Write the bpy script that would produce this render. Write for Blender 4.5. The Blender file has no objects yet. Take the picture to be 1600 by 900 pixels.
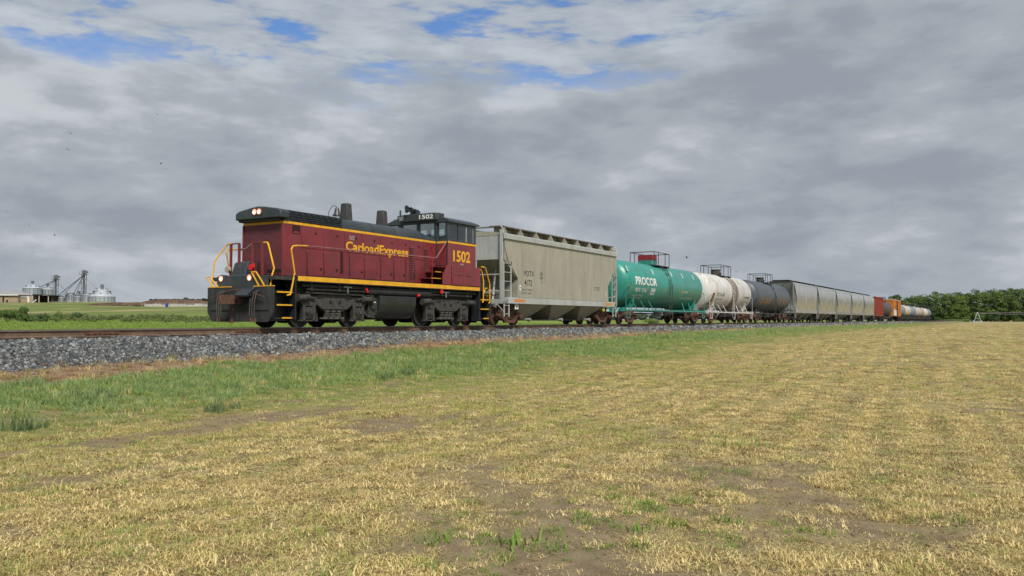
import bpy, bmesh, math, random
import numpy as np
from mathutils import Vector, Matrix

# ------------------------------------------------------------------ camera, sky, sun, exposure
S = bpy.context.scene
COL = S.collection
R = math.radians
ZC, ZR, YT = 1.58, 1.33, 20.65            # eye height, rail top, track centre line (track runs along +X)
HEAD, PITCH, FPX = R(30.08), R(2.17), 1317.0
cam_d = bpy.data.cameras.new('camera'); cam = bpy.data.objects.new('camera', cam_d); COL.objects.link(cam)
cam.location = (0, 0, ZC); cam.rotation_euler = (R(90) + PITCH, 0, HEAD - R(90))
cam_d.sensor_width = 36; cam_d.lens = 36 * FPX / 1600; cam_d.clip_start = 0.1; cam_d.clip_end = 9000
S.camera = cam

EXPOSURE = 1.42
SUN_EL, SUN_AZ = R(48), R(-128)            # azimuth measured from +X towards +Y: behind the camera, to the right
sun_d = bpy.data.lights.new('sun', 'SUN'); sun = bpy.data.objects.new('sun', sun_d); COL.objects.link(sun)
sun_d.energy = 1.5; sun_d.angle = R(14); sun_d.color = (1.0, 0.94, 0.85)
sd = Vector((math.cos(SUN_EL) * math.cos(SUN_AZ), math.cos(SUN_EL) * math.sin(SUN_AZ), math.sin(SUN_EL)))
sun.rotation_euler = sd.to_track_quat('Z', 'Y').to_euler()
S.view_settings.view_transform = 'Standard'; S.view_settings.look = 'None'
S.view_settings.exposure = EXPOSURE; S.view_settings.gamma = 1; S.view_settings.use_curve_mapping = False
S.render.engine = 'CYCLES'; S.cycles.max_bounces = 7; S.cycles.diffuse_bounces = 3; S.cycles.transparent_max_bounces = 8


class NT:
    """small node-tree helper"""
    def __init__(s, t): s.t = t; s.n = t.nodes; s.l = t.links; s.n.clear()
    def node(s, ty, **kw):
        o = s.n.new(ty)
        for k, v in kw.items():
            if k.startswith('i_'): o.inputs[int(k[2:]) if k[2:].isdigit() else k[2:]].default_value = v
            else: setattr(o, k, v)
        return o
    def link(s, a, b): s.l.new(a, b)
    def put(s, sock, v):
        if isinstance(v, bpy.types.NodeSocket): s.l.new(v, sock)
        else:
            if hasattr(sock.default_value, '__len__') and not hasattr(v, '__len__'): v = [v] * len(sock.default_value)
            if hasattr(sock.default_value, '__len__') and len(sock.default_value) == 4 and len(v) == 3: v = (*v, 1)
            sock.default_value = v
    def math(s, op, a, b=None, c=None, clamp=False):
        o = s.n.new('ShaderNodeMath'); o.operation = op; o.use_clamp = clamp
        for i, v in enumerate((a, b, c)):
            if v is not None: s.put(o.inputs[i], v)
        return o.outputs[0]
    def mix(s, f, a, b, mode='MIX'):
        o = s.n.new('ShaderNodeMix'); o.data_type = 'RGBA'; o.blend_type = mode
        s.put(o.inputs[0], f); s.put(o.inputs[6], a); s.put(o.inputs[7], b)
        return o.outputs[2]
    def noise(s, vec, scale, detail=4, rough=.55, dist=0):
        o = s.n.new('ShaderNodeTexNoise'); s.put(o.inputs['Vector'], vec)
        o.inputs['Scale'].default_value = scale; o.inputs['Detail'].default_value = detail
        o.inputs['Roughness'].default_value = rough; o.inputs['Distortion'].default_value = dist
        return o.outputs[0]
    def ss(s, v, a, b):
        o = s.n.new('ShaderNodeMapRange'); o.interpolation_type = 'SMOOTHSTEP'
        s.put(o.inputs[0], v); o.inputs[1].default_value = a; o.inputs[2].default_value = b
        return o.outputs[0]
    def vm(s, op, a, b):
        o = s.n.new('ShaderNodeVectorMath'); o.operation = op
        s.put(o.inputs[0], a); s.put(o.inputs[1], b); return o.outputs[0]


world = bpy.data.worlds.new('World'); S.world = world; world.use_nodes = True
w = NT(world.node_tree)
SKYS = 0.1
G = 2 ** EXPOSURE * SKYS
sky = w.node('ShaderNodeTexSky'); sky.sky_type = 'NISHITA'; sky.sun_disc = False
sky.sun_elevation = SUN_EL; sky.sun_rotation = R(90) - SUN_AZ; sky.air_density = 1.0; sky.dust_density = 0.6; sky.ozone_density = 2.0
tc = w.node('ShaderNodeTexCoord'); sep = w.node('ShaderNodeSeparateXYZ'); w.link(tc.outputs['Generated'], sep.inputs[0])
dx, dy, dz = sep.outputs
az_n = w.node('ShaderNodeVectorRotate'); az_n.rotation_type = 'Z_AXIS'; w.link(tc.outputs['Generated'], az_n.inputs['Vector'])
az_n.inputs['Angle'].default_value = -HEAD
sp2 = w.node('ShaderNodeSeparateXYZ'); w.link(az_n.outputs[0], sp2.inputs[0])   # x ahead, y left
den = w.math('ADD', w.math('MAXIMUM', dz, 0.0), 0.16)
cb = w.node('ShaderNodeCombineXYZ')
w.link(w.math('DIVIDE', sp2.outputs[0], den), cb.inputs[0]); w.link(w.math('DIVIDE', sp2.outputs[1], den), cb.inputs[1])
P = cb.outputs[0]
flat = w.node('ShaderNodeCombineXYZ'); w.link(w.math('MULTIPLY', sp2.outputs[1], 1.0), flat.inputs[0]); w.link(w.math('MULTIPLY', dz, 2.6), flat.inputs[1]); w.link(sp2.outputs[0], flat.inputs[2])
Fv = flat.outputs[0]
nA = w.noise(w.vm('ADD', Fv, (3.1, 7.7, 0)), 2.6, 4, .45, 0)       # big soft masses
nB = w.noise(w.vm('ADD', Fv, (11.3, 2.4, 5)), 7.5, 7, .56, .1)      # finer billows
nC = w.noise(w.vm('MULTIPLY', w.vm('ADD', Fv, (5.2, 1.15, 2.0)), (1, 1.6, 1)), 8.5, 9, .60, .1)   # broken upper layer
# cloud shade
sh = w.math('ADD', w.math('MULTIPLY', nA, .48), w.math('MULTIPLY', nB, .52))
tone = w.ss(sh, .36, .64)
c_dark = tuple(v / G for v in (.300, .340, .388)); c_mid = tuple(v / G for v in (.390, .428, .470)); c_lite = tuple(v / G for v in (.56, .59, .63))
lowd = w.math('MULTIPLY', w.ss(dz, .10, .03), .12)
tone = w.math('SUBTRACT', tone, lowd, clamp=True)
shade = w.mix(w.ss(tone, 0., .55), c_dark, c_mid); shade = w.mix(w.ss(tone, .5, 1.), shade, c_lite)
# pale strip low over the horizon
hz = w.math('MULTIPLY', w.ss(dz, .055, .0), .75)
shade = w.mix(hz, shade, tuple(v / G for v in (.43, .475, .525)))
# thin bright veil of the broken layer overhead
veil = w.ss(nC, .40, .66)
bright = w.mix(veil, tuple(v / G for v in (.34, .40, .49)), tuple(v / G for v in (.55, .60, .66)))
# how far the low grey deck reaches up: about 12 degrees ahead, higher to the right
edge = w.math('ADD', w.math('MULTIPLY', w.ss(sp2.outputs[1], -.22, -.40), .22), .288)
up = w.math('SUBTRACT', w.math('ADD', dz, w.math('MULTIPLY', w.math('SUBTRACT', nB, .5), .20)), edge)
broken = w.ss(up, -.045, .045)
gap = w.math('MULTIPLY', w.ss(nC, .51, .38), broken)
lay = w.mix(w.math('MULTIPLY', broken, .62), shade, bright)
blue = w.vm('MULTIPLY', sky.outputs[0], (.22, .36, .52))
col = w.mix(w.math('MULTIPLY', gap, .85), lay, blue)
col = w.mix(w.ss(dz, 0., -.02), col, tuple(v / G for v in (.2, .2, .15)))
bg = w.node('ShaderNodeBackground'); w.link(col, bg.inputs[0]); bg.inputs[1].default_value = SKYS
wo = w.node('ShaderNodeOutputWorld'); w.link(bg.outputs[0], wo.inputs[0])

# ------------------------------------------------------------------ helpers
rng = np.random.default_rng(7); random.seed(7)
FWD = (math.cos(HEAD), math.sin(HEAD)); RGT = (math.sin(HEAD), -math.cos(HEAD))


def spot(px, dist, z=0.0):
    """a place on the land: bearing given as a picture column, distance ahead in metres"""
    r = (px - 800) / FPX * dist
    return Vector((FWD[0] * dist + RGT[0] * r, FWD[1] * dist + RGT[1] * r, z))


def elev(py, dist): return ZC + (500 - py) / FPX * dist


def _hash(ix, iy, seed):
    h = (ix.astype(np.int64) * 374761393 + iy.astype(np.int64) * 668265263 + seed * 974711) & 0x7fffffff
    h = ((h ^ (h >> 13)) * 1274126177) & 0x7fffffff
    return ((h ^ (h >> 16)) & 0xffff) / 65535.0


def vnoise(x, y, seed=0):
    ix, iy = np.floor(x), np.floor(y); fx, fy = x - ix, y - iy
    fx = fx * fx * (3 - 2 * fx); fy = fy * fy * (3 - 2 * fy)
    a, b = _hash(ix, iy, seed), _hash(ix + 1, iy, seed); c, d = _hash(ix, iy + 1, seed), _hash(ix + 1, iy + 1, seed)
    return (a * (1 - fx) + b * fx) * (1 - fy) + (c * (1 - fx) + d * fx) * fy


def fbm(x, y, s, seed=0, o=4):
    x = np.asarray(x, float) / s; y = np.asarray(y, float) / s; t = 0; a = .5; n = 0
    for i in range(o):
        t = t + a * vnoise(x, y, seed + i); n += a; a *= .5; x = x * 2.03 + 11.3; y = y * 2.03 + 5.7
    return t / n


MATS = {}


def mat(name, col, rough=.6, metal=0., var=.18, scale=2.5, dirt=None, damt=.4, streak=False, bump=0., bscale=40, spec=.4, coat=0., fine=.06, rand=0.):
    if name in MATS: return MATS[name]
    m = bpy.data.materials.new(name); m.use_nodes = True; t = NT(m.node_tree)
    out = t.node('ShaderNodeOutputMaterial'); b = t.node('ShaderNodeBsdfPrincipled'); t.link(b.outputs[0], out.inputs[0])
    tcn = t.node('ShaderNodeTexCoord'); v = tcn.outputs['Object']
    n1 = t.noise(v, scale, 5, .6)
    c = t.mix(t.ss(n1, .3, .7), tuple(x * (1 - var) for x in col), tuple(min(1, x * (1 + var)) for x in col))
    if fine:
        n3 = t.noise(v, scale * 14, 3, .7)
        c = t.mix(t.math('MULTIPLY', t.ss(n3, .45, .7), fine * 4), c, tuple(x * .6 for x in col))
    if dirt:
        vv = t.vm('MULTIPLY', v, (1.6, 1.6, .22)) if streak else v
        n2 = t.noise(vv, 2.2 if streak else scale * 1.7, 6, .65)
        c = t.mix(t.math('MULTIPLY', t.ss(n2, .44, .72), damt), c, dirt)
    if rand:
        oi = t.node('ShaderNodeObjectInfo'); k_ = t.math('ADD', t.math('MULTIPLY', oi.outputs['Random'], 2 * rand), 1 - rand); c = t.vm('MULTIPLY', c, k_)
    t.link(c, b.inputs['Base Color'])
    rr = t.math('ADD', t.math('MULTIPLY', n1, .25), rough - .12, clamp=True); t.link(rr, b.inputs['Roughness'])
    b.inputs['Metallic'].default_value = metal; b.inputs['Specular IOR Level'].default_value = spec
    b.inputs['Coat Weight'].default_value = coat; b.inputs['Coat Roughness'].default_value = .25
    if bump:
        bn = t.node('ShaderNodeBump'); bn.inputs['Strength'].default_value = bump; bn.inputs['Distance'].default_value = .02
        t.link(t.noise(v, bscale, 4, .6), bn.inputs['Height']); t.link(bn.outputs[0], b.inputs['Normal'])
    MATS[name] = m
    return m


def leafmat(name, a, b_, trans=.3, rough=.7):
    if name in MATS: return MATS[name]
    m = bpy.data.materials.new(name); m.use_nodes = True; t = NT(m.node_tree)
    out = t.node('ShaderNodeOutputMaterial'); d = t.node('ShaderNodeBsdfPrincipled'); tr = t.node('ShaderNodeBsdfTranslucent'); mx = t.node('ShaderNodeMixShader')
    oi = t.node('ShaderNodeObjectInfo'); g = t.node('ShaderNodeNewGeometry')
    k = t.math('MULTIPLY', t.math('ADD', oi.outputs['Random'], g.outputs['Random Per Island']), .5)
    c = t.mix(k, a, b_)
    t.link(c, d.inputs['Base Color']); d.inputs['Roughness'].default_value = rough; d.inputs['Specular IOR Level'].default_value = .15
    t.link(c, tr.inputs[0]); mx.inputs[0].default_value = trans
    t.link(d.outputs[0], mx.inputs[1]); t.link(tr.outputs[0], mx.inputs[2]); t.link(mx.outputs[0], out.inputs[0])
    MATS[name] = m
    return m


def glassmat():
    m = bpy.data.materials.new('window_glass'); m.use_nodes = True; t = NT(m.node_tree)
    out = t.node('ShaderNodeOutputMaterial'); tr = t.node('ShaderNodeBsdfTransparent'); gl = t.node('ShaderNodeBsdfGlossy'); mx = t.node('ShaderNodeMixShader')
    tr.inputs[0].default_value = (.88, .94, .92, 1); gl.inputs['Roughness'].default_value = .04; gl.inputs[0].default_value = (.9, .95, .95, 1)
    fr = t.node('ShaderNodeFresnel'); fr.inputs[0].default_value = 1.5
    t.link(t.math('ADD', t.math('MULTIPLY', fr.outputs[0], .9), .10, clamp=True), mx.inputs[0]); t.link(tr.outputs[0], mx.inputs[1]); t.link(gl.outputs[0], mx.inputs[2]); t.link(mx.outputs[0], out.inputs[0])
    return m


def lampmat(name, col, s):
    m = bpy.data.materials.new(name); m.use_nodes = True; b = m.node_tree.nodes['Principled BSDF']
    b.inputs['Base Color'].default_value = (*col, 1); b.inputs['Emission Color'].default_value = (*col, 1); b.inputs['Emission Strength'].default_value = s
    return m


class MB:
    """collects shapes; build() links them as one mesh object"""
    def __init__(s): s.v = []; s.f = []; s.sm = []
    def add(s, vs, fs, smooth=False):
        o = len(s.v); s.v += [tuple(map(float, v)) for v in vs]; s.f += [tuple(i + o for i in f) for f in fs]; s.sm += [smooth] * len(fs); return s
    def box(s, x0, x1, y0, y1, z0, z1):
        return s.add([(x0, y0, z0), (x1, y0, z0), (x1, y1, z0), (x0, y1, z0), (x0, y0, z1), (x1, y0, z1), (x1, y1, z1), (x0, y1, z1)],
                     [(0, 3, 2, 1), (4, 5, 6, 7), (0, 1, 5, 4), (1, 2, 6, 5), (2, 3, 7, 6), (3, 0, 4, 7)])
    def prism(s, pts, a0, a1, axis='y', smooth=False):
        """2D polygon extruded along axis: y -> pts are (x,z); x -> pts are (y,z); z -> (x,y)"""
        mk = {'y': lambda p, a: (p[0], a, p[1]), 'x': lambda p, a: (a, p[0], p[1]), 'z': lambda p, a: (p[0], p[1], a)}[axis]
        n = len(pts); vs = [mk(p, a0) for p in pts] + [mk(p, a1) for p in pts]
        ar = sum(pts[i][0] * pts[(i + 1) % n][1] - pts[(i + 1) % n][0] * pts[i][1] for i in range(n))
        fl = (ar > 0) == (axis != 'y')
        fs = [(i, (i + 1) % n, n + (i + 1) % n, n + i) for i in range(n)]
        caps = [tuple(range(n))[::-1], tuple(range(n, 2 * n))]
        if not fl: fs = [f[::-1] for f in fs]; caps = [c[::-1] for c in caps]
        o = len(s.v); s.add(vs, fs, smooth); s.f += [tuple(i + o for i in c) for c in caps]; s.sm += [False, False]; return s
    def cyl(s, p0, p1, r0, r1=None, n=12, caps=True, smooth=True):
        r1 = r0 if r1 is None else r1; p0, p1 = Vector(p0), Vector(p1); d = (p1 - p0).normalized()
        u = d.orthogonal().normalized(); q = d.cross(u); vs = []
        for p, r in ((p0, r0), (p1, r1)):
            for i in range(n):
                a = 2 * math.pi * i / n; vs.append(p + (u * math.cos(a) + q * math.sin(a)) * r)
        o = len(s.v); s.add(vs, [(i, (i + 1) % n, n + (i + 1) % n, n + i) for i in range(n)], smooth)
        if caps:
            s.f += [tuple(o + i for i in range(n))[::-1], tuple(o + n + i for i in range(n))]; s.sm += [False, False]
        return s
    def tube(s, pts, r, n=6):
        pts = [Vector(p) for p in pts]
        for a, b in zip(pts, pts[1:]): s.cyl(a, b, r, n=n)
        return s
    def lathe(s, prof, axis, n=16, origin=(0, 0, 0)):
        """profile of (along, radius) spun about axis through origin"""
        o0 = Vector(origin); ax = {'x': Vector((1, 0, 0)), 'y': Vector((0, 1, 0)), 'z': Vector((0, 0, 1))}[axis]
        u = {'x': Vector((0, 1, 0)), 'y': Vector((0, 0, 1)), 'z': Vector((1, 0, 0))}[axis]; q = ax.cross(u); vs = []; fs = []
        for a, r in prof:
            for i in range(n):
                t = 2 * math.pi * i / n; vs.append(o0 + ax * a + (u * math.cos(t) + q * math.sin(t)) * r)
        for k in range(len(prof) - 1):
            for i in range(n):
                fs.append((k * n + i, k * n + (i + 1) % n, (k + 1) * n + (i + 1) % n, (k + 1) * n + i))
        return s.add(vs, fs, True)
    def mesh(s, name, m):
        me = bpy.data.meshes.new(name); me.from_pydata(s.v, [], s.f)
        for mm in (m if isinstance(m, (list, tuple)) else [m]): me.materials.append(mm)
        me.polygons.foreach_set('use_smooth', s.sm); me.set_sharp_from_angle(angle=R(38)); me.update()
        return me
    def build(s, name, m, parent=None, bevel=0):
        return link(name, s.mesh(name, m), parent, bevel)


def link(name, me, parent=None, bevel=0):
    o = bpy.data.objects.new(name, me); COL.objects.link(o); o.parent = parent
    if bevel:
        b = o.modifiers.new('bevel', 'BEVEL'); b.width = bevel; b.segments = 2; b.limit_method = 'ANGLE'; b.angle_limit = R(40)
    return o


def empty(name, loc, rz=0):
    o = bpy.data.objects.new(name, None); COL.objects.link(o); o.location = loc; o.rotation_euler = (0, 0, rz); return o


def tag(o, label=None, cat=None, group=None, kind=None):
    for k, v in (('label', label), ('category', cat), ('group', group), ('kind', kind)):
        if v: o[k] = v
    return o


def copy_tree(o, parent=None):
    c = o.copy(); COL.objects.link(c); c.parent = parent
    for ch in [x for x in bpy.data.objects if x.parent == o]: copy_tree(ch, c)
    return c


def text_mesh(txt, x0, x1, z0, cap, off=0., spacing=1.0):
    """flat lettering as (verts, faces) in a plane: width x0..x1, baseline z0, capital height cap"""
    def raw(t):
        cu = bpy.data.curves.new('lettering', 'FONT'); cu.body = t; cu.size = 1; cu.offset = off; cu.resolution_u = 3; cu.space_character = spacing
        ob = bpy.data.objects.new('lettering', cu); COL.objects.link(ob); dg = bpy.context.evaluated_depsgraph_get()
        me = bpy.data.meshes.new_from_object(ob.evaluated_get(dg)); bpy.data.objects.remove(ob); bpy.data.curves.remove(cu)
        vs = [tuple(v.co) for v in me.vertices]; fs = [tuple(p.vertices) for p in me.polygons]; bpy.data.meshes.remove(me); return vs, fs
    vs, fs = raw(txt)
    if not vs: return [], []
    hv, _ = raw('H'); h = max(v[1] for v in hv) - min(v[1] for v in hv); b0 = min(v[1] for v in hv)
    ax, bx = min(v[0] for v in vs), max(v[0] for v in vs)
    return [(x0 + (v[0] - ax) / (bx - ax) * (x1 - x0), z0 + (v[1] - b0) / h * cap) for v in vs], fs


def letter_side(name, txt, x0, x1, z0, cap, y, m, parent, off=.0, sp=1.0, ycurve=None):
    vs, fs = text_mesh(txt, x0, x1, z0, cap, off, sp); mb = MB()
    mb.add([(a, (ycurve(b) if ycurve else y), b) for a, b in vs], fs)
    return mb.build(name, m, parent)


def letter_front(name, txt, y0, y1, z0, cap, x, m, parent, off=.0, skew=0):
    """reads from -X; y0 is the left end (larger y)"""
    vs, fs = text_mesh(txt, 0, 1, z0, cap, off); mb = MB()
    mb.add([(x + skew * a, y0 + (y1 - y0) * a, b) for a, b in vs], fs)
    return mb.build(name, m, parent)


# ------------------------------------------------------------------ materials
RUST = (.10, .045, .025)
maroon = mat('maroon_paint', (.200, .026, .034), .36, var=.16, scale=1.2, dirt=(.125, .045, .042), damt=.5, streak=True, coat=.25)
maroon_lv = mat('maroon_louver_paint', (.19, .05, .058), .5, var=.15, scale=2, dirt=(.10, .05, .04), damt=.5, streak=True)
blackp = mat('black_roof_paint', (.040, .050, .055), .45, var=.2, scale=1.5, dirt=(.09, .09, .085), damt=.35)
blackg = mat('black_gloss_paint', (.018, .022, .025), .32, var=.2, scale=1.5, dirt=(.06, .06, .055), damt=.3, coat=.3)
grime = mat('grimy_underframe', (.035, .035, .033), .75, var=.35, scale=6, dirt=(.085, .075, .06), damt=.6, bump=.4)
grime2 = mat('grimy_cast_steel', (.048, .048, .045), .7, var=.35, scale=8, dirt=(.12, .10, .08), damt=.6, bump=.4)
yellow = mat('yellow_paint', (.78, .40, .02), .5, var=.12, scale=3, dirt=(.35, .2, .05), damt=.3)
rustm = mat('rusty_steel', (.13, .065, .042), .8, var=.35, scale=9, dirt=(.055, .035, .028), damt=.6, bump=.4)
wheelm = mat('wheel_steel', (.10, .065, .048), .6, metal=.35, var=.3, scale=5, dirt=(.05, .035, .03), damt=.5)
treadm = mat('polished_tread', (.45, .43, .40), .3, metal=.9, var=.1)
glass = glassmat()
dark = mat('dark_recess', (.012, .012, .012), .9, var=.1)
white = mat('white_paint', (.75, .75, .72), .5, var=.06)
blacklet = mat('black_lettering', (.02, .02, .02), .6, var=.1)
orange_refl = mat('orange_reflector', (.62, .22, .03), .5, var=.15)
redp = mat('red_plastic', (.6, .02, .02), .35, var=.1)
hopgrey = mat('hopper_grey_paint', (.35, .338, .272), .48, var=.07, scale=.6, dirt=(.22, .195, .135), damt=.5, streak=True)
hopgrey2 = mat('hopper_pale_grey_paint', (.40, .42, .40), .5, var=.1, scale=1.2, dirt=(.24, .22, .17), damt=.4, streak=True)
hopdark = mat('shaded_slope_sheet_paint', (.27, .27, .215), .7, var=.2, scale=2, dirt=(.12, .10, .07), damt=.5, streak=True)  # hopper grey darkened to paint in the underside shade, plus dirt streaks
greenp = mat('green_tank_paint', (.030, .27, .215), .36, var=.12, scale=.7, dirt=(.04, .13, .09), damt=.5, streak=True, coat=.2)
greenend = mat('green_weathered_paint', (.05, .13, .06), .6, var=.2, scale=2)
whitetank = mat('white_tank_paint', (.58, .575, .555), .5, var=.1, scale=.8, dirt=(.30, .22, .14), damt=.7, streak=True)
blacktank = mat('black_tank_paint', (.075, .090, .105), .45, var=.15, scale=.8, dirt=(.11, .11, .105), damt=.4, streak=True)
greytank = mat('grey_tank_paint', (.22, .24, .26), .5, var=.15, scale=.8, dirt=(.13, .12, .11), damt=.5, streak=True)
tantank = mat('tan_tank_paint', (.42, .30, .20), .6, var=.15, scale=.8, dirt=(.25, .15, .09), damt=.5, streak=True)
silver = mat('bare_aluminium', (.68, .66, .60), .27, metal=.85, var=.10, scale=.7, dirt=(.33, .29, .21), damt=.45, streak=True, rand=.10)
silver_end = mat('dull_hopper_grey', (.23, .25, .235), .6, var=.15, scale=1, dirt=(.15, .14, .12), damt=.5, streak=True)
redcar = mat('oxide_red_paint', (.27, .055, .035), .6, var=.15, scale=1, dirt=(.15, .05, .035), damt=.5, streak=True)
orangecar = mat('orange_boxcar_paint', (.50, .18, .03), .6, var=.15, scale=1, dirt=(.25, .10, .04), damt=.5, streak=True)
galv = mat('galvanised_steel', (.42, .46, .48), .42, metal=.45, var=.12, scale=.3, dirt=(.3, .31, .31), damt=.4, streak=True)
galvroof = mat('galvanised_roof', (.55, .58, .60), .4, metal=.4, var=.1, scale=.4)
steelgrey = mat('tower_steel', (.16, .175, .19), .6, metal=.3, var=.2, scale=1)
tan_wall = mat('tan_wall', (.36, .27, .19), .85, var=.08, scale=.5, dirt=(.25, .19, .13), damt=.4, streak=True)
concrete = mat('pale_concrete', (.48, .46, .43), .85, var=.15, scale=.5, dirt=(.28, .25, .22), damt=.5, streak=True)
roofgrey = mat('grey_sheet_roof', (.33, .33, .32), .6, var=.12, scale=.4)
manure = mat('brown_heap', (.10, .058, .035), .95, var=.4, scale=.8, dirt=(.17, .11, .06), damt=.6, bump=.8, bscale=3)
bark = mat('bark', (.10, .08, .06), .9, var=.3, scale=4)
ballastm = mat('ballast_bed_grey', (.05, .053, .055), .9, var=.45, scale=14, dirt=(.05, .05, .05), damt=.8, bump=1., bscale=25)
railm = mat('rail_rust', (.16, .105, .07), .75, var=.25, scale=3, dirt=(.09, .05, .035), damt=.6, bump=.2)
sleeperm = mat('sleeper_wood', (.055, .045, .038), .9, var=.3, scale=6, bump=.5)

# ------------------------------------------------------------------ ground (one sheet to the horizon)
def smooth(a, b, x):
    t = np.clip((x - a) / (b - a), 0, 1); return t * t * (3 - 2 * t)


def field_edge(X):                      # where the mown verge meets the stubble
    return 11.2 + (fbm(X, X * 0 + 3.3, 4.0, 21) - .5) * 2.2 - .012 * np.clip(X - 10, 0, 200) * 0


def field_z(X): return .58 * smooth(14, 75, X)
def toe_z(X): return .55 + .28 * smooth(9, 30, X) + .07 * smooth(30, 60, X)
def toe_y(X): return YT - 1.75 - (1.09 - toe_z(X)) / .552


def zground(X, Y):
    X = np.asarray(X, float); Y = np.asarray(Y, float)
    base, zt, yt = field_z(X), toe_z(X), toe_y(X)
    near = base + (zt - base) * np.clip((Y - 11.0) / (yt - 11.0), 0, 1) ** 1.7
    bump = (fbm(X, Y, 1.6, 3) - .5) * .10 + (fbm(X, Y, .45, 9) - .5) * .04 + (fbm(X, Y, 9., 14) - .5) * .14
    near = near + bump * np.where(Y < yt - .8, 1, .3)
    far = .75 + .35 * smooth(24, 50, Y) + .2 * smooth(50, 85, Y)
    ang = np.degrees(np.arctan2(Y, X)); dist = X * FWD[0] + Y * FWD[1]
    hill = smooth(33, 46, ang) * (np.clip((dist - 85) / 170, 0, 1) ** 1.1) * 5.7
    far = far + hill + (fbm(X, Y, 25., 5) - .5) * .5 * smooth(90, 160, dist)
    t = smooth(19, 22, Y)
    return near * (1 - t) + far * t


def soil_mask(X, Y):                    # 1 = bare earth between the straw
    n = fbm(X, Y, 2.6, 31); m = fbm(X, Y, .7, 37)
    f = FWD[0] * X + FWD[1] * Y; r = RGT[0] * X + RGT[1] * Y
    worn = np.exp(-(((r - .35 - .1 * (f - 6)) / 1.25) ** 2) - ((f - 6.0) / 2.0) ** 2) * .22      # the bare spot in front
    worn = worn + np.exp(-(((r - 2.4) / 1.2) ** 2) - ((f - 8.6) / 1.6) ** 2) * .10
    track = 1.35 * np.exp(-((Y - 10.2 - (fbm(X, X * 0, 5., 44) - .5) * 1.2) / .45) ** 2) * .16 + np.exp(-((Y - 8.0 - (fbm(X, X * 0, 6., 45) - .5) * 1.) / .3) ** 2) * .10
    return smooth(.59, .80, n * .6 + m * .4 + worn + track * smooth(40, 15, X))


def lines(lo, hi, a, b, step, g):
    c = list(np.arange(a, b + 1e-6, step)); v, s = b, step
    while v < hi: s *= g; v += s; c.append(v)
    v, s = a, step
    while v > lo: s *= g; v -= s; c.insert(0, v)
    return np.array(c)


gx = lines(-300, 6000, 1, 34, .2, 1.10); gy = lines(-3500, 6000, -5, 24, .2, 1.10)
GX, GY = np.meshgrid(gx, gy, indexing='ij'); GZ = zground(GX, GY); nx, ny = GX.shape
vs = np.stack([GX, GY, GZ], -1).reshape(-1, 3)
ii = (np.arange(nx - 1)[:, None] * ny + np.arange(ny - 1)[None, :]).reshape(-1)
fs = np.stack([ii, ii + ny, ii + ny + 1, ii + 1], -1)
gm = bpy.data.meshes.new('ground'); gm.from_pydata(vs.tolist(), [], fs.tolist())
gm.polygons.foreach_set('use_smooth', [True] * len(gm.polygons))
at_ = gm.attributes.new('soil', 'FLOAT', 'POINT'); at_.data.foreach_set('value', soil_mask(GX, GY).reshape(-1).astype(np.float32))
at2 = gm.attributes.new('verge', 'FLOAT', 'POINT'); at2.data.foreach_set('value', (GY - field_edge(GX)).reshape(-1).astype(np.float32))

at3 = gm.attributes.new('toe', 'FLOAT', 'POINT'); at3.data.foreach_set('value', (GY - toe_y(GX)).reshape(-1).astype(np.float32))

gmat = bpy.data.materials.new('ground_soil_straw_turf'); gmat.use_nodes = True; t = NT(gmat.node_tree)
out = t.node('ShaderNodeOutputMaterial'); b = t.node('ShaderNodeBsdfPrincipled'); t.link(b.outputs[0], out.inputs[0])
geo = t.node('ShaderNodeNewGeometry'); pos = geo.outputs['Position']; sx = t.node('ShaderNodeSeparateXYZ'); t.link(pos, sx.inputs[0])
a1 = t.node('ShaderNodeAttribute', attribute_name='soil'); a2 = t.node('ShaderNodeAttribute', attribute_name='verge')
n_f = t.noise(pos, 24, 5, .75); n_m = t.noise(pos, 3.1, 5, .6); n_l = t.noise(pos, .22, 5, .6)
row = t.noise(t.vm('MULTIPLY', pos, (.012, .55, 1)), 1.0, 4, .6)
straw = t.mix(t.ss(n_f, .36, .62), (.10, .075, .035), (.56, .45, .21))
straw = t.mix(t.math('MULTIPLY', t.ss(n_l, .42, .62), .45), straw, (.32, .27, .11))
straw = t.mix(t.math('MULTIPLY', t.ss(row, .50, .68), .35), straw, (.22, .16, .075))
soilc = t.mix(t.ss(n_m, .3, .7), (.185, .142, .082), (.29, .225, .135)); soilc = t.mix(t.math('MULTIPLY', t.ss(n_f, .5, .7), .35), soilc, (.30, .23, .14))
fieldc = t.mix(a1.outputs['Fac'], straw, soilc)
vergec = t.mix(t.ss(n_m, .35, .65), (.20, .21, .07), (.27, .25, .10)); vergec = t.mix(t.ss(t.noise(pos, 1.3, 6, .7), .47, .60), vergec, soilc); vergec = t.mix(t.math('MULTIPLY', t.ss(n_f, .5, .72), .6), vergec, (.12, .095, .045))
c = t.mix(t.ss(t.math('ADD', a2.outputs['Fac'], t.math('MULTIPLY', t.math('SUBTRACT', n_m, .5), 2.2)), -.5, .9), fieldc, vergec)
deadc = t.mix(t.ss(n_f, .35, .65), (.22, .15, .095), (.36, .26, .165))
a3 = t.node('ShaderNodeAttribute', attribute_name='toe'); yj = t.math('ADD', a3.outputs['Fac'], t.math('MULTIPLY', t.math('SUBTRACT', n_m, .5), 1.2))
c = t.mix(t.ss(yj, -1.7, -1.0), c, deadc)
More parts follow.
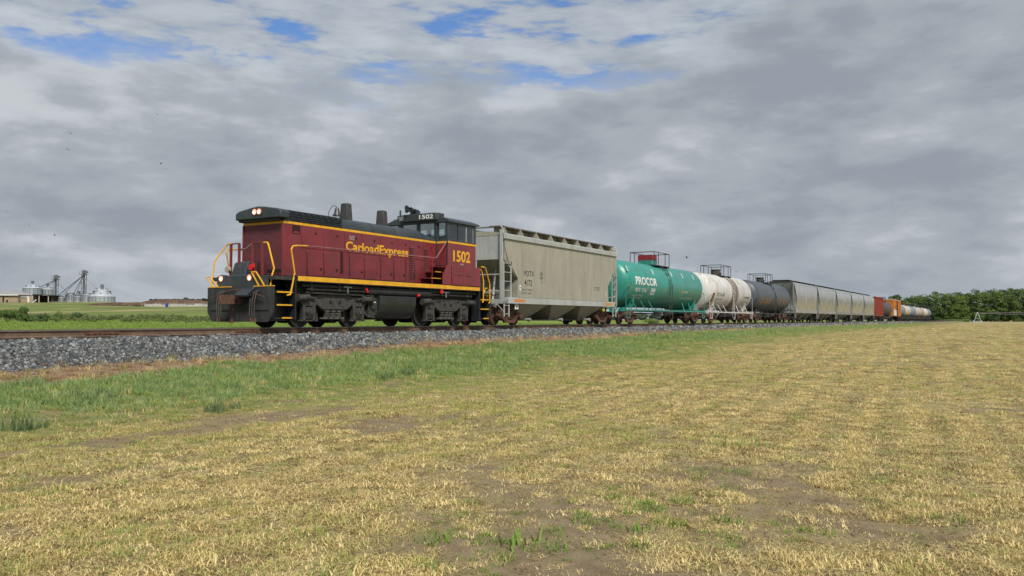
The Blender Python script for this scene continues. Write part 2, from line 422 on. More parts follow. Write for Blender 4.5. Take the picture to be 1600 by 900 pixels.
mead = t.mix(t.ss(t.noise(pos, .16, 6, .65), .38, .62), (.15, .21, .045), (.23, .29, .065)); mead = t.mix(t.math('MULTIPLY', t.ss(t.noise(pos, .9, 6, .75), .48, .66), .5), mead, (.10, .14, .04)); mead = t.mix(t.math('MULTIPLY', t.ss(sx.outputs[1], 70, 120), .75), mead, t.mix(t.ss(t.noise(pos, .07, 6, .7), .35, .65), (.10, .135, .04), (.18, .20, .07)))
mead = t.mix(t.math('MULTIPLY', t.ss(t.noise(t.vm('MULTIPLY', pos, (.05, .02, 1)), 1., 5, .6), .52, .64), .8), mead, (.115, .145, .045))
mead = t.mix(t.math('MULTIPLY', t.ss(t.noise(t.vm('MULTIPLY', pos, (.02, .03, 1)), 1.7, 4, .6), .55, .62), t.ss(sx.outputs[1], 110, 140)), mead, (.36, .29, .15))
c = t.mix(t.ss(sx.outputs[1], 22.6, 23.4), c, mead)
t.link(c, b.inputs['Base Color']); b.inputs['Roughness'].default_value = .95; b.inputs['Specular IOR Level'].default_value = .1
bn = t.node('ShaderNodeBump'); bn.inputs['Strength'].default_value = .8; bn.inputs['Distance'].default_value = .03; t.link(n_f, bn.inputs['Height']); t.link(bn.outputs[0], b.inputs['Normal'])
gm.materials.append(gmat)
ground = tag(link('ground', gm), 'flat stubble field, grassy verge and far green meadow', 'ground', kind='structure')

# ------------------------------------------------------------------ track
TRK0, TRK1 = -40, 640
mb = MB(); mb.prism([(YT - 3.0, .40), (YT - 1.75, 1.09), (YT + 1.75, 1.09), (YT + 2.9, .6), (YT + 2.9, .2), (YT - 3.0, .2)], TRK0, TRK1, 'x')
tag(mb.build('ballast_bed', ballastm), 'grey crushed stone ballast bed under the railway track', 'ballast', kind='structure')
track = empty('railway_track', (0, YT, ZR)); tag(track, 'rusty steel railway track on wooden sleepers beneath the train', 'railway track')
half = [(.037, 0), (.037, -.028), (.010, -.042), (.009, -.135), (.07, -.158), (.07, -.172)]
for sgn in (-1, 1):
    pr = [(x + sgn * .755, z) for x, z in half] + [(-x + sgn * .755, z) for x, z in half[::-1]]
    mb = MB(); mb.prism(pr, TRK0, TRK1, 'x'); r = mb.build('rail', railm, track)
    mb = MB(); mb.box(TRK0, TRK1, sgn * .755 - .026, sgn * .755 + .026, .0005, .003); (mb.box(TRK0, TRK1, .755 - .0395, .755 - .0372, -.016, -.001) if sgn > 0 else mb.box(TRK0, TRK1, -.755 - .0385, -.755 - .0372, -.006, -.0005)); mb.build('running_surface', treadm, r)
    for X in ((6.2, 13.4, 18.2, 29.9, 41.6, 51.6, 63.3) if sgn < 0 else (11.5, 24.0, 35.7, 47.4)):
        mb = MB()
        for q in (-1, 1):
            mb.box(X - .46, X + .46, sgn * .755 + q * .012, sgn * .755 + q * .042, -.13, -.045)
            for k in range(6): mb.cyl((X - .38 + .152 * k, sgn * .755 + q * .04, -.088), (X - .38 + .152 * k, sgn * .755 + q * .065, -.088), .02, n=6)
        mb.build('joint_bar', rustm, r)
mb = MB(); mb.box(-.115, .115, -1.3, 1.3, -.36, -.176); slm = mb.mesh('sleeper', sleeperm)
mb = MB(); mb.box(-.1, .1, -.945, -.565, -.176, -.1725); plm = mb.mesh('tie_plate', rustm)
for k in range(230):
    sl = link('sleeper', slm, track); sl.location = (4 + .53 * k + random.uniform(-.04, .04), random.uniform(-.05, .05), random.uniform(-.006, .002))
    pl_ = link('tie_plate', plm, sl)
sgm = mat('weathered_sleeper_end', (.35, .36, .37), .9, var=.2)
for px_ in (19.0, 19.65):
    mb = MB(); mb.box(-.09, .09, -1.62, -1.25, -.30, -.178); o = mb.build('sleeper_cap', sgm, track); o.location = (px_, 0, 0)


# ------------------------------------------------------------------ scatter (stones, straw, grass)
def proto_collection(name, meshes):
    c = bpy.data.collections.new(name)
    for i, me in enumerate(meshes):
        o = bpy.data.objects.new(f'{name}_{chr(97 + i)}', me); c.objects.link(o)
    return c


def scatter(name, pts, rot, scl, idx, coll, label, cat):
    me = bpy.data.meshes.new(name); n = len(pts); me.vertices.add(n); me.vertices.foreach_set('co', np.asarray(pts, np.float32).reshape(-1))
    for nm, ty, arr, key in (('rot', 'FLOAT_VECTOR', rot, 'vector'), ('scl', 'FLOAT_VECTOR', scl, 'vector'), ('idx', 'INT', idx, 'value')):
        a = me.attributes.new(nm, ty, 'POINT'); a.data.foreach_set(key, np.asarray(arr, np.int32 if ty == 'INT' else np.float32).reshape(-1))
    o = link(name, me); g = bpy.data.node_groups.new(name, 'GeometryNodeTree')
    g.interface.new_socket('Geometry', in_out='INPUT', socket_type='NodeSocketGeometry'); g.interface.new_socket('Geometry', in_out='OUTPUT', socket_type='NodeSocketGeometry')
    N = g.nodes; gi = N.new('NodeGroupInput'); go = N.new('NodeGroupOutput'); ip = N.new('GeometryNodeInstanceOnPoints'); ci = N.new('GeometryNodeCollectionInfo')
    ci.inputs['Collection'].default_value = coll; ci.inputs['Separate Children'].default_value = True; ci.inputs['Reset Children'].default_value = True
    def at(nm, ty): q = N.new('GeometryNodeInputNamedAttribute'); q.data_type = ty; q.inputs[0].default_value = nm; return q.outputs[0]
    L = g.links; L.new(gi.outputs[0], ip.inputs['Points']); L.new(ci.outputs[0], ip.inputs['Instance']); ip.inputs['Pick Instance'].default_value = True
    L.new(at('idx', 'INT'), ip.inputs['Instance Index']); L.new(at('rot', 'FLOAT_VECTOR'), ip.inputs['Rotation']); L.new(at('scl', 'FLOAT_VECTOR'), ip.inputs['Scale']); L.new(ip.outputs[0], go.inputs[0])
    md = o.modifiers.new('scatter', 'NODES'); md.node_group = g
    return tag(o, label, cat, kind='stuff')


def rock(seed, m):
    rn = np.random.default_rng(seed); bm = bmesh.new(); bmesh.ops.create_icosphere(bm, subdivisions=1, radius=1)
    for v in bm.verts: v.co *= rn.uniform(.72, 1.12)
    for v in bm.verts: v.co.x *= 1.25; v.co.z *= .72
    me = bpy.data.meshes.new('ballast_stone'); bm.to_mesh(me); bm.free(); me.materials.append(m); return me


stone_cols = [(.135, .147, .15), (.055, .062, .065), (.27, .285, .285), (.085, .095, .10), (.14, .13, .115)]
stones = [rock(k, mat('ballast_stone_' + 'abcde'[k % 5], stone_cols[k % 5], .85, var=.25, scale=20)) for k in range(10)]
stone_coll = proto_collection('ballast_stone', stones)
P_, S_ = [], []
for x0, x1, dens, r in ((3, 16, 820, .030), (16, 34, 640, .034), (34, 62, 300, .045), (62, 120, 110, .07), (120, 260, 26, .11)):
    n = int((x1 - x0) * 2.7 * dens); X = rng.uniform(x0, x1, n); Y = rng.uniform(YT - 3.35, YT - .62, n)
    spill = rng.uniform(0, 1, n) < np.where(Y < YT - 3.0, .35, 1); X, Y = X[spill], Y[spill]
    d = YT - Y; Z = np.where(d > 1.75, 1.09 - (d - 1.75) / 1.25 * .69, 1.09); tyy = toe_y(X); inb = (Y > tyy) | (rng.uniform(0, 1, len(X)) < np.exp(-(tyy - Y) * 6) * .7); X, Y, Z, d = X[inb], Y[inb], Z[inb], d[inb]; Z = np.maximum(Z, zground(X, Y))
    Z = Z + (fbm(X, Y, .5, 71) - .45) * .12 - .005; Z = np.where((d > .6) & (d < .92), np.minimum(Z, 1.12), Z)
    P_.append(np.stack([X, Y, Z], -1)); S_.append(r * rng.lognormal(0, .32, len(X)))
    n2 = int((x1 - x0) * 1.2 * dens * .35); X = rng.uniform(x0, x1, n2); Y = rng.uniform(YT - .6, YT + 2.2, n2)
    P_.append(np.stack([X, Y, np.where(Y > YT + 1.7, 1.0, 1.10) + rng.uniform(-.03, .02, n2)], -1)); S_.append(r * rng.lognormal(0, .3, n2))
P_ = np.concatenate(P_); S_ = np.concatenate(S_); n = len(P_)
scatter('ballast_stones', P_, rng.uniform(0, 6.28, (n, 3)), np.repeat(S_[:, None], 3, 1), rng.integers(0, 10, n), stone_coll, 'loose grey crushed stones covering the ballast shoulder', 'stones')


def tuft(seed, m, n, h, rad, lean, wd, droop=.3):
    rn = np.random.default_rng(seed); vs, fs = [], []
    for k in range(n):
        a = rn.uniform(0, 6.28); r = rad * math.sqrt(rn.uniform()); bx, by = r * math.cos(a), r * math.sin(a)
        d = rn.uniform(0, 6.28); L = lean * rn.uniform(.3, 1.2); hh = h * rn.uniform(.45, 1.1); ww = wd * rn.uniform(.7, 1.2)
        tx, ty = math.cos(d), math.sin(d); sx_, sy_ = -ty, tx; o = len(vs)
        for f, wf in ((0, 1), (.55, .85)):
            px_, py_ = bx + tx * L * hh * f ** 1.6, by + ty * L * hh * f ** 1.6; pz = hh * f * (1 - droop * L * f * .4)
            vs += [(px_ - sx_ * ww * wf / 2, py_ - sy_ * ww * wf / 2, pz), (px_ + sx_ * ww * wf / 2, py_ + sy_ * ww * wf / 2, pz)]
        vs.append((bx + tx * L * hh, by + ty * L * hh, hh * (1 - droop * L * .6)))
        fs += [(o, o + 1, o + 3, o + 2), (o + 2, o + 3, o + 4)]
    me = bpy.data.meshes.new('tuft'); me.from_pydata(vs, [], fs); me.materials.append(m); return me


st_pale = leafmat('straw_pale', (.90, .74, .37), (.76, .60, .27), .25)
st_tan = leafmat('straw_tan', (.58, .47, .20), (.45, .35, .14), .25)
st_brown = leafmat('straw_brown', (.17, .115, .055), (.28, .19, .09), .15)
st_olive = leafmat('straw_olive', (.55, .49, .18), (.45, .42, .14), .3)
gr_fresh = leafmat('grass_fresh', (.17, .30, .045), (.24, .34, .07), .3)
gr_blue = leafmat('grass_blue_green', (.25, .36, .14), (.35, .45, .19), .35)
gr_mid = leafmat('grass_mid_green', (.25, .36, .085), (.34, .42, .12), .35)
gr_yel = leafmat('grass_yellowing', (.42, .40, .12), (.32, .35, .10), .35)
gr_dead = leafmat('grass_dead_brown', (.42, .28, .16), (.32, .20, .11), .2)
weed_dk = leafmat('weed_dark', (.14, .21, .085), (.20, .27, .12), .3)
straws = []
for k, m in enumerate((st_pale, st_pale, st_tan, st_tan, st_brown, st_olive, st_olive)): straws.append(tuft(100 + k, m, (34, 30, 36, 28, 32, 32, 24)[k], (.040, .032, .036, .046, .030, .040, .048)[k], (.07, .12, .08, .10, .13, .08, .09)[k], 1.4, (.0055, .006, .0055, .006, .006, .0055, .006)[k], .5))
straws.append(tuft(120, gr_fresh, 30, .055, .07, 1.3, .005, .4)); straws.append(tuft(121, gr_mid, 26, .05, .10, 1.3, .005, .4))
straws.append(tuft(122, st_pale, 14, .030, .15, 3.2, .006, 0)); straws.append(tuft(123, st_tan, 14, .028, .16, 3.4, .007, 0))      # litter lying flat
straw_coll = proto_collection('straw_tuft', straws)


def polar(n, r0, r1, a=36.5, p=1.0):
    u = rng.uniform(0, 1, n); r = (r0 ** (2 * p) + u * (r1 ** (2 * p) - r0 ** (2 * p))) ** (1 / (2 * p)); th = HEAD + np.radians(rng.uniform(-a, a, n))
    return r * np.cos(th), r * np.sin(th)


P_, R_, S_, I_ = [], [], [], []
for r0, r1, dens, sc in ((3.6, 9, 270, 1.0), (9, 16, 190, 1.05), (16, 30, 80, 1.25), (30, 55, 26, 1.6), (55, 100, 6.5, 2.0), (100, 200, 1.5, 2.8)):
    n = int(dens * 1.274 / 2 * (r1 ** 2 - r0 ** 2)); X, Y = polar(n, r0, r1); e = field_edge(X)
    keep = (Y < e + rng.normal(0, .6, n)) & (Y > -60); sm_ = soil_mask(X, Y); keep &= rng.uniform(0, 1, n) > sm_ * .80
    X, Y, sm_ = X[keep], Y[keep], sm_[keep]; n = len(X); e = field_edge(X)
    perp = -math.sin(R(4.7)) * X + math.cos(R(4.7)) * Y; rowm = .5 + .5 * np.cos(perp * 2 * math.pi / .72 + (fbm(X, Y, 6., 52) - .5) * 3)
    kr = rng.uniform(0, 1, n) < (.70 if r0 < 9 else .42) + (.30 if r0 < 9 else .58) * rowm; X, Y, sm_, e, perp, rowm = X[kr], Y[kr], sm_[kr], e[kr], perp[kr], rowm[kr]; n = len(X)
    strip = fbm(X * .06, perp, 1.4, 53); olive = fbm(X, Y, 3.5, 51) * .6 + strip * .4; u = rng.uniform(0, 1, n); nearv = smooth(4.5, 0, e - Y)
    idx = rng.choice([0, 1, 2, 3, 4, 9, 10], n, p=[.20, .20, .14, .11, .17, .09, .09])
    idx = np.where(u < smooth(.52, .68, olive) * .40 + nearv * .45 + .06, rng.integers(5, 7, n), idx)
    idx = np.where(rng.uniform(0, 1, n) < smooth(.58, .70, olive) * .15 + nearv * .14 + .022, 8, idx)
    idx = np.where((rowm < .35) & (rng.uniform(0, 1, n) < (.30 if r0 < 9 else .55)), rng.choice([4, 4, 2, 4, 8], n), idx)
    P_.append(np.stack([X, Y, zground(X, Y) - .006], -1)); I_.append(idx)
    s = sc * .95 * rng.lognormal(0, .24, n) * np.where(sm_ > .4, .8, 1); hz_ = s * rng.uniform(.8, 1.25, n) * (1 / sc ** .55); S_.append(np.stack([s, s, hz_], -1)); R_.append(np.stack([np.zeros(n), np.zeros(n), rng.uniform(0, 6.28, n)], -1))
# fresh tufts on the bare spot, along the drill miss line and here and there
def extra(X, Y, idx, s):
    n = len(X); P_.append(np.stack([X, Y, zground(X, Y) - .005], -1)); I_.append(np.full(n, idx)); S_.append(np.stack([s, s, s], -1)); R_.append(np.stack([np.zeros(n), np.zeros(n), rng.uniform(0, 6.28, n)], -1))
for (px_, py_, k) in ((1090, 735, 26), (1010, 790, 16), (905, 835, 10), (965, 815, 8), (820, 835, 8), (705, 845, 9), (945, 815, 10), (740, 820, 6), (1130, 820, 6), (785, 795, 5), (760, 850, 5), (1010, 770, 12), (1150, 690, 14), (1000, 670, 16), (1230, 830, 10), (870, 870, 6), (720, 888, 8), (1110, 850, 8), (930, 780, 6), (1250, 590, 30), (1300, 565, 30), (1225, 600, 25), (1580, 580, 30), (1570, 640, 22)):
    dist = ZC * FPX / (py_ - 500); c0 = spot(px_, dist); sp_ = .06 + .022 * dist
    X = c0.x + rng.normal(0, sp_, k); Y = c0.y + rng.normal(0, sp_, k); extra(X, Y, 7 if py_ > 760 else 8, rng.lognormal(-.15, .45, k))
f_ = rng.uniform(5, 60, 260) ** 1; c0 = np.array([[*spot(1424 + rng.normal(0, 3 + 60 / q), q)[:2]] for q in f_]); extra(c0[:, 0], c0[:, 1], 8, rng.uniform(.5, 1.3, 260))
scatter('straw_stubble', np.concatenate(P_), np.concatenate(R_), np.concatenate(S_), np.concatenate(I_), straw_coll, 'short dry straw stubble and fresh tufts covering the field', 'stubble')

clod_m = mat('soil_clod', (.20, .145, .09), .95, var=.35, scale=12)
clod_coll = proto_collection('soil_clod', [rock(60 + k, clod_m) for k in range(4)])
X, Y = polar(60000, 3.6, 17); k = rng.uniform(0, 1, len(X)) < .03 + soil_mask(X, Y) * .5; k &= Y < field_edge(X) + 1; X, Y = X[k], Y[k]; n = len(X)
s_ = np.minimum(.007 * rng.lognormal(0, .5, n), .02); scatter('soil_clods', np.stack([X, Y, zground(X, Y)], -1), rng.uniform(0, 6.28, (n, 3)), np.repeat(s_[:, None], 3, 1), rng.integers(0, 4, n), clod_coll, 'small clods of brown earth on the bare patches', 'soil')
grasses = [tuft(200, gr_blue, 30, .20, .13, .8, .008, .5), tuft(201, gr_blue, 30, .24, .14, .9, .008, .6), tuft(202, gr_mid, 30, .19, .13, .9, .008, .5), tuft(203, gr_mid, 28, .15, .13, .9, .007, .5),
           tuft(204, gr_yel, 28, .13, .13, .9, .007, .4), tuft(205, gr_fresh, 30, .16, .13, .8, .008, .5), tuft(206, weed_dk, 40, .36, .16, .7, .014, .5), tuft(207, gr_dead, 26, .085, .14, 1.2, .008, .5), tuft(208, st_pale, 16, .20, .10, .5, .005, .4), tuft(209, gr_dead, 30, .05, .15, 2.2, .008, .2)]
grass_coll = proto_collection('grass_tuft', grasses)
P_, R_, S_, I_ = [], [], [], []
for x0, x1, dens, sc in ((3, 18, 70, 1.0), (18, 34, 50, 1.1), (34, 60, 26, 1.35), (60, 110, 9, 1.9), (110, 220, 2.6, 2.9)):
    n = int((x1 - x0) * 8.8 * dens); X = rng.uniform(x0, x1, n); Y = rng.uniform(10.2, 19.0, n); e = field_edge(X)
    v = Y - e + rng.normal(0, .25, n) - .02 * np.clip(X - 20, 0, 60); lush = fbm(X, Y, 2.2, 61); deadl = toe_y(X) - 1.35 + (fbm(X, X * 0 + 9, 2.5, 66) - .5) * 1.5
    keep = (v > -.2) & (rng.uniform(0, 1, n) < .55 + .45 * smooth(1.0, 2.6, v + (lush - .5) * 3)) & (Y < toe_y(X) + np.abs(rng.normal(0, .16, n)))
    X, Y, v, lush, deadl = (q[keep] for q in (X, Y, v, lush, deadl)); n = len(X)
    thick = smooth(1.3, 3.2, v + (lush - .5) * 3.5)
    idx = np.where(rng.uniform(0, 1, n) < thick, rng.choice([0, 1, 2, 3, 5, 4, 8], n, p=[.28, .20, .2, .12, .06, .10, .04]), rng.choice([3, 4, 8, 2], n, p=[.3, .42, .12, .16]))
    idx = np.where(rng.uniform(0, 1, n) < .0012, 6, idx)
    isd = Y > deadl; idx = np.where(isd, rng.choice([7, 9, 8, 4], n, p=[.5, .36, .08, .06]), idx)
    s = sc * rng.uniform(.7, 1.25, n); hz_ = s / sc ** .6 * rng.uniform(.6, 1.1, n) * (.42 + .42 * thick) * (.55 + .9 * fbm(X, Y, .9, 63))
    P_.append(np.stack([X, Y, np.maximum(zground(X, Y), 1.09 - (YT - 1.75 - Y) * .552) - .01], -1)); S_.append(np.stack([s, s, hz_], -1)); I_.append(idx); R_.append(np.stack([np.zeros(n), np.zeros(n), rng.uniform(0, 6.28, n)], -1))
for (px_, d_) in ((55, 12.4), (160, 15.2), (640, 22.5), (335, 14.5), (605, 21.0)):
    c0 = spot(px_, d_); n = 5; X = c0.x + rng.normal(0, .22, n); Y = c0.y + rng.normal(0, .14, n); P_.append(np.stack([X, Y, zground(X, Y)], -1)); s = rng.uniform(.4, .95, n)
    S_.append(np.stack([s, s, s], -1)); I_.append(np.full(n, 6)); R_.append(np.stack([np.zeros(n), np.zeros(n), rng.uniform(0, 6.28, n)], -1))
scatter('verge_grass', np.concatenate(P_), np.concatenate(R_), np.concatenate(S_), np.concatenate(I_), grass_coll, 'rough green verge grass with a rusty dead strip beside the ballast', 'grass')
# meadow on the far side
P_, R_, S_, I_ = [], [], [], []
for r0, r1, dens, sc in ((26, 60, 8, 1.3), (60, 110, 3., 2.0)):
    n = int(dens * 1.27 / 2 * (r1 ** 2 - r0 ** 2)); X, Y = polar(n, r0, r1); k = (Y > 24.5); X, Y = X[k], Y[k]; n = len(X)
    P_.append(np.stack([X, Y, zground(X, Y)], -1)); s = sc * rng.uniform(.6, 1.2, n); S_.append(np.stack([s, s, s * .45], -1)); I_.append(rng.choice([5, 2, 4], n, p=[.6, .2, .2])); R_.append(np.stack([np.zeros(n), np.zeros(n), rng.uniform(0, 6.28, n)], -1))
scatter('meadow_grass', np.concatenate(P_), np.concatenate(R_), np.concatenate(S_), np.concatenate(I_), grass_coll, 'bright green short meadow grass beyond the railway track', 'grass')

# ------------------------------------------------------------------ railway trucks (bogies)
def wheel_mesh(r, sgn, name='wheel', face=None):
    k = r / .42
    pr = [(-.07, .02), (-.07, .10), (-.03, .14), (-.02, .30), (-.062, .35), (-.065, .448), (-.038, .45), (-.030, .424), (.065, .418), (.068, .37), (.03, .34), (.005, .28), (.01, .15), (.06, .11), (.075, .07), (.075, .0)]
    mb = MB(); mb.lathe([(a * sgn, q * k) for a, q in (pr if sgn > 0 else pr)], 'y', 28); 
    if sgn < 0: mb.f = [f[::-1] for f in mb.f]
    return mb.mesh(name, face or wheelm)


WM = {}
for key, r in (('f', .42), ('l', .508)):
    for sgn in (-1, 1):
        WM[key, sgn] = wheel_mesh(r, sgn, face=wheelm if key == 'f' else grime2)
rim = {}
for key, r in (('f', .42), ('l', .508)):
    mb = MB(); k = r / .42; mb.lathe([(-.030, .4245 * k), (.064, .4185 * k + .0008)], 'y', 28); rim[key] = mb.mesh('tread', treadm)


def freight_side(sgn, m):
    mb = MB(); a, b_ = sorted((sgn * 1.0, sgn * 1.12))
    mb.prism([(-1.08, .56), (-.75, .62), (-.36, .83), (.36, .83), (.75, .62), (1.08, .56), (1.08, .44), (.70, .48), (.33, .69), (-.33, .69), (-.70, .48), (-1.08, .44)], a, b_)
    mb.prism([(-.82, .50), (-.66, .52), (-.30, .25), (.30, .25), (.66, .52), (.82, .50), (.44, .12), (-.44, .12)], a + .004, b_ - .004)
    for q in (-1, 1): mb.box(q * .33 - .06, q * .33 + .06, a + .01, b_ - .01, .2, .74)
    return mb.mesh('side_frame', m)


def freight_bits(sgn, m):
    sp = MB()
    for x in (-.18, 0, .18):
        for z in np.linspace(.29, .50, 5): sp.cyl((x, sgn * 1.06, z), (x, sgn * 1.06, z + .025), .085, n=10)
        sp.cyl((x, sgn * 1.06, .26), (x, sgn * 1.06, .55), .05, n=8)
    sp.box(-.28, .28, *sorted((sgn * .95, sgn * 1.13)), .55, .67)
    cp = MB()
    for q in (-1, 1): cp.cyl((q * .89, sgn * 1.02, .42), (q * .89, sgn * 1.21, .42), .125, n=14); cp.cyl((q * .89, sgn * 1.2, .42), (q * .89, sgn * 1.23, .42), .06, n=8)
    return sp.mesh('spring_nest', m), cp.mesh('bearing_cap', m)


TRUCKS = {}


def truck(parent, x, m=rustm, key='rust', simple=False):
    if key not in TRUCKS:
        mb = MB(); mb.box(-.2, .2, -1.0, 1.0, .5, .72); mb.cyl((0, 0, .7), (0, 0, .92), .2, n=12)
        for q in (-1, 1): mb.cyl((q * .89, -1.05, .42), (q * .89, 1.05, .42), .08, n=10)
        mb.box(-.75, .75, -.6, -.52, .38, .5); mb.box(-.75, .75, .52, .6, .38, .5)
        TRUCKS[key] = (mb.mesh('truck', m), {s: (freight_side(s, m), *freight_bits(s, m)) for s in (-1, 1)})
    tm, sd_ = TRUCKS[key]; t_ = link('truck', tm, parent); t_.location = (x, 0, 0)
    for s in (-1, 1):
        link('side_frame', sd_[s][0], t_)
        if not simple: link('spring_nest', sd_[s][1], t_); link('bearing_cap', sd_[s][2], t_)
        for q in (-1, 1):
            wv = link('wheel', WM['f', s], t_); wv.location = (q * .89, s * .755, .42)
            if not simple and s < 0:
                pass
    return t_


def coupler_mb(x, sgn):
    mb = MB(); mb.box(*sorted((x, x + sgn * .55)), -.07, .07, .78, .98)
    mb.prism([(x + sgn * .45, -.16), (x + sgn * .80, -.18), (x + sgn * .84, -.04), (x + sgn * .66, .0), (x + sgn * .66, .06), (x + sgn * .80, .12), (x + sgn * .72, .18), (x + sgn * .45, .14)], .74, 1.02, 'z')
    return mb


# ------------------------------------------------------------------ locomotive
loco = empty('diesel_locomotive', (24.95, YT, ZR)); tag(loco, 'maroon and black diesel switcher locomotive 1502 leading the train', 'locomotive')
L_ = loco
mb = MB(); mb.box(-6.2, 6.2, -1.1, 1.1, 1.08, 1.5); mb.box(-6.2, 6.2, -1.42, 1.42, 1.5, 1.62)
for x in np.linspace(-4.6, 4.6, 8): mb.box(x - .04, x + .04, -1.38, 1.38, 1.2, 1.5)
mb.box(-5.0, 5.3, -1.36, -1.30, 1.32, 1.4); mb.box(-5.0, 5.3, 1.30, 1.36, 1.32, 1.4); mb.tube([(-4.8, -1.33, 1.24), (5.0, -1.33, 1.24)], .035); mb.tube([(-4.8, -1.30, 1.13), (-1.4, -1.30, 1.10)], .03)
mb.build('underframe', grime, L_)
for s in (-1, 1):
    mb = MB(); mb.box(-5.36, 5.36, *sorted((s * 1.42, s * 1.5)), 1.46, 1.64); sl = mb.build('side_sill', blackg, L_)
    mb = MB(); mb.box(-5.36, 5.36, *sorted((s * 1.501, s * 1.512)), 1.49, 1.637); mb.build('sill_stripe', yellow, sl)
mb = MB(); mb.box(-5.5, 5.5, -1.5, 1.5, 1.62, 1.655); mb.build('walkway', grime, L_)
# pilots at both ends with steps
for e in (-1, 1):
    X = e * 6.36
    mb = MB(); mb.prism([(-1.25, .19), (1.25, .19), (1.46, .5), (1.46, 1.28), (-1.46, 1.28), (-1.46, .5)], *sorted((X, X - e * .06)), 'x')
    mb.prism([(-1.46, 1.0), (-1.46, 1.28), (-1.46, 1.285), (-1.46, 1.005)], 0, .001, 'x') if False else None
    for y in (-1.0, -.55, .55, 1.0):
        for z in (.3, .62): mb.cyl((X, y, z), (X + e * .025, y, z), .03, n=6)
    mb.box(*sorted((X + e * .002, X + e * .03)), -1.3, 1.3, .56, .60)
    pil = mb.build('pilot_plate', mat('pilot_black', (.030, .033, .034), .6, var=.3, scale=3, dirt=(.085, .075, .06), damt=.6, streak=True, bump=.2), L_)
    for y0, y1 in ((-1.46, -.62), (.42, 1.46)):
        mb = MB(); mb.box(*sorted((X - e * .07, X + e * .012)), y0, y1, 1.283, 1.31); mb.build('edge_stripe', yellow, pil)
    # coupler, draft gear pocket
    mb = coupler_mb(X - e * .1, e); mb.box(*sorted((X, X + e * .2)), -.22, .22, .74, 1.04); mb.build('coupler', rustm, L_)
    mb = MB(); mb.prism([(X, 1.28), (X + e * .30, .95), (X + e * .30, .88), (X, .70)], -.75, -.42, 'y') if False else mb.box(*sorted((X, X + e * .06)), -.66, -.36, .68, 1.2)
    mb.prism([(X + e * .02, 1.27), (X + e * .34, 1.02), (X + e * .34, .97), (X + e * .02, 1.02)], -.72, -.16); mb.build('buffer_plate', blackg, L_)
    # deck step box behind the pilot, drop step, jumpers
    mb = MB(); mb.box(*sorted((X - e * .06, X - e * .9)), -1.1, 1.1, 1.2, 1.64); mb.build('end_platform', blackp, L_)
    for yy, n in ((-.66, 3), (.62, 3)):
        for k in range(n):
            y = yy - .10 * k if yy < 0 else yy + .10 * k
            mb = MB(); mb.tube([(X, y, 1.15), (X + e * .10, y, 1.12), (X + e * .16, y + .02, .85), (X + e * .15, y + .05, .45), (X + e * .12, y + .03, .24)], .019); h = mb.build('air_hose', mat('hose_grey', (.075, .065, .058), .7, var=.3), L_)
            mb = MB(); mb.cyl((X + e * .12, y + .03, .30), (X + e * .11, y + .03, .19), .038, n=8); mb.build('glad_hand', rustm, h)
    mb = MB(); mb.tube([(X + e * .06, .05, .85), (X + e * .2, .12, .5), (X + e * .12, .2, .22)], .035); mb.cyl((X + e * .12, .2, .27), (X + e * .11, .21, .16), .055, n=8); mb.build('brake_pipe_hose', rustm, L_)
    mb = MB(); mb.tube([(X + e * .1, 1.2, .95), (X + e * .14, .5, 1.12), (X + e * .16, .1, 1.2), (X + e * .14, -.5, 1.14), (X + e * .1, -1.2, .95)], .016); mb.build('cut_lever', rustm, L_)
    for s in (-1, 1):
        mb = MB(); x0, x1 = sorted((X - e * .07, X - e * .92))
        mb.box(x0, x1, *sorted((s * 1.02, s * 1.06)), .22, 1.6); xb = X - e * .92; mb.box(*sorted((xb, xb - e * .04)), *sorted((s * 1.06, s * 1.48)), .25, 1.62)
        sw = mb.build('step_well', blackg, L_)
        for z in (.32, .72, 1.12):
            w_ = .22 if z > .4 else .42
            mb = MB(); mb.box(x0 + .1, x1 - .02, *sorted((s * 1.06, s * 1.44)), z - .03, z); tr = mb.build('step_tread', grime, sw)
            mb = MB(); mb.box(x0 + (.32 if z < .4 else .1), x1 - .12, *sorted((s * 1.44, s * 1.462)), z - .028, z + .016); mb.build('step_edge', yellow, tr)
# ditch lights, headlights
lampw = lampmat('headlight_glow', (.9, .42, .25), .16); lampi = lampmat('headlight_bulb', (1., .93, .85), .9)
for y in (.92, -.36):
    mb = MB(); mb.cyl((-6.05, y, 1.57), (-6.30, y, 1.57), .125, n=16); mb.box(-6.28, -6.1, y - .04, y + .04, 1.3, 1.5); d = mb.build('ditch_light', blackp, L_)
    mb = MB(); mb.cyl((-6.30, y, 1.57), (-6.306, y, 1.57), .10, n=16); mb.build('lens', lampw, d)
    mb = MB(); mb.cyl((-6.306, y, 1.555), (-6.31, y, 1.555), .048, n=12); mb.build('bulb', lampi, d)
mb = MB(); mb.prism([(-6.28, 1.33), (-6.02, 1.7), (-5.5, 1.7), (-5.5, 1.31), (-6.28, 1.31)], -.2, .8); mb.build('platform_front', blackp, L_)
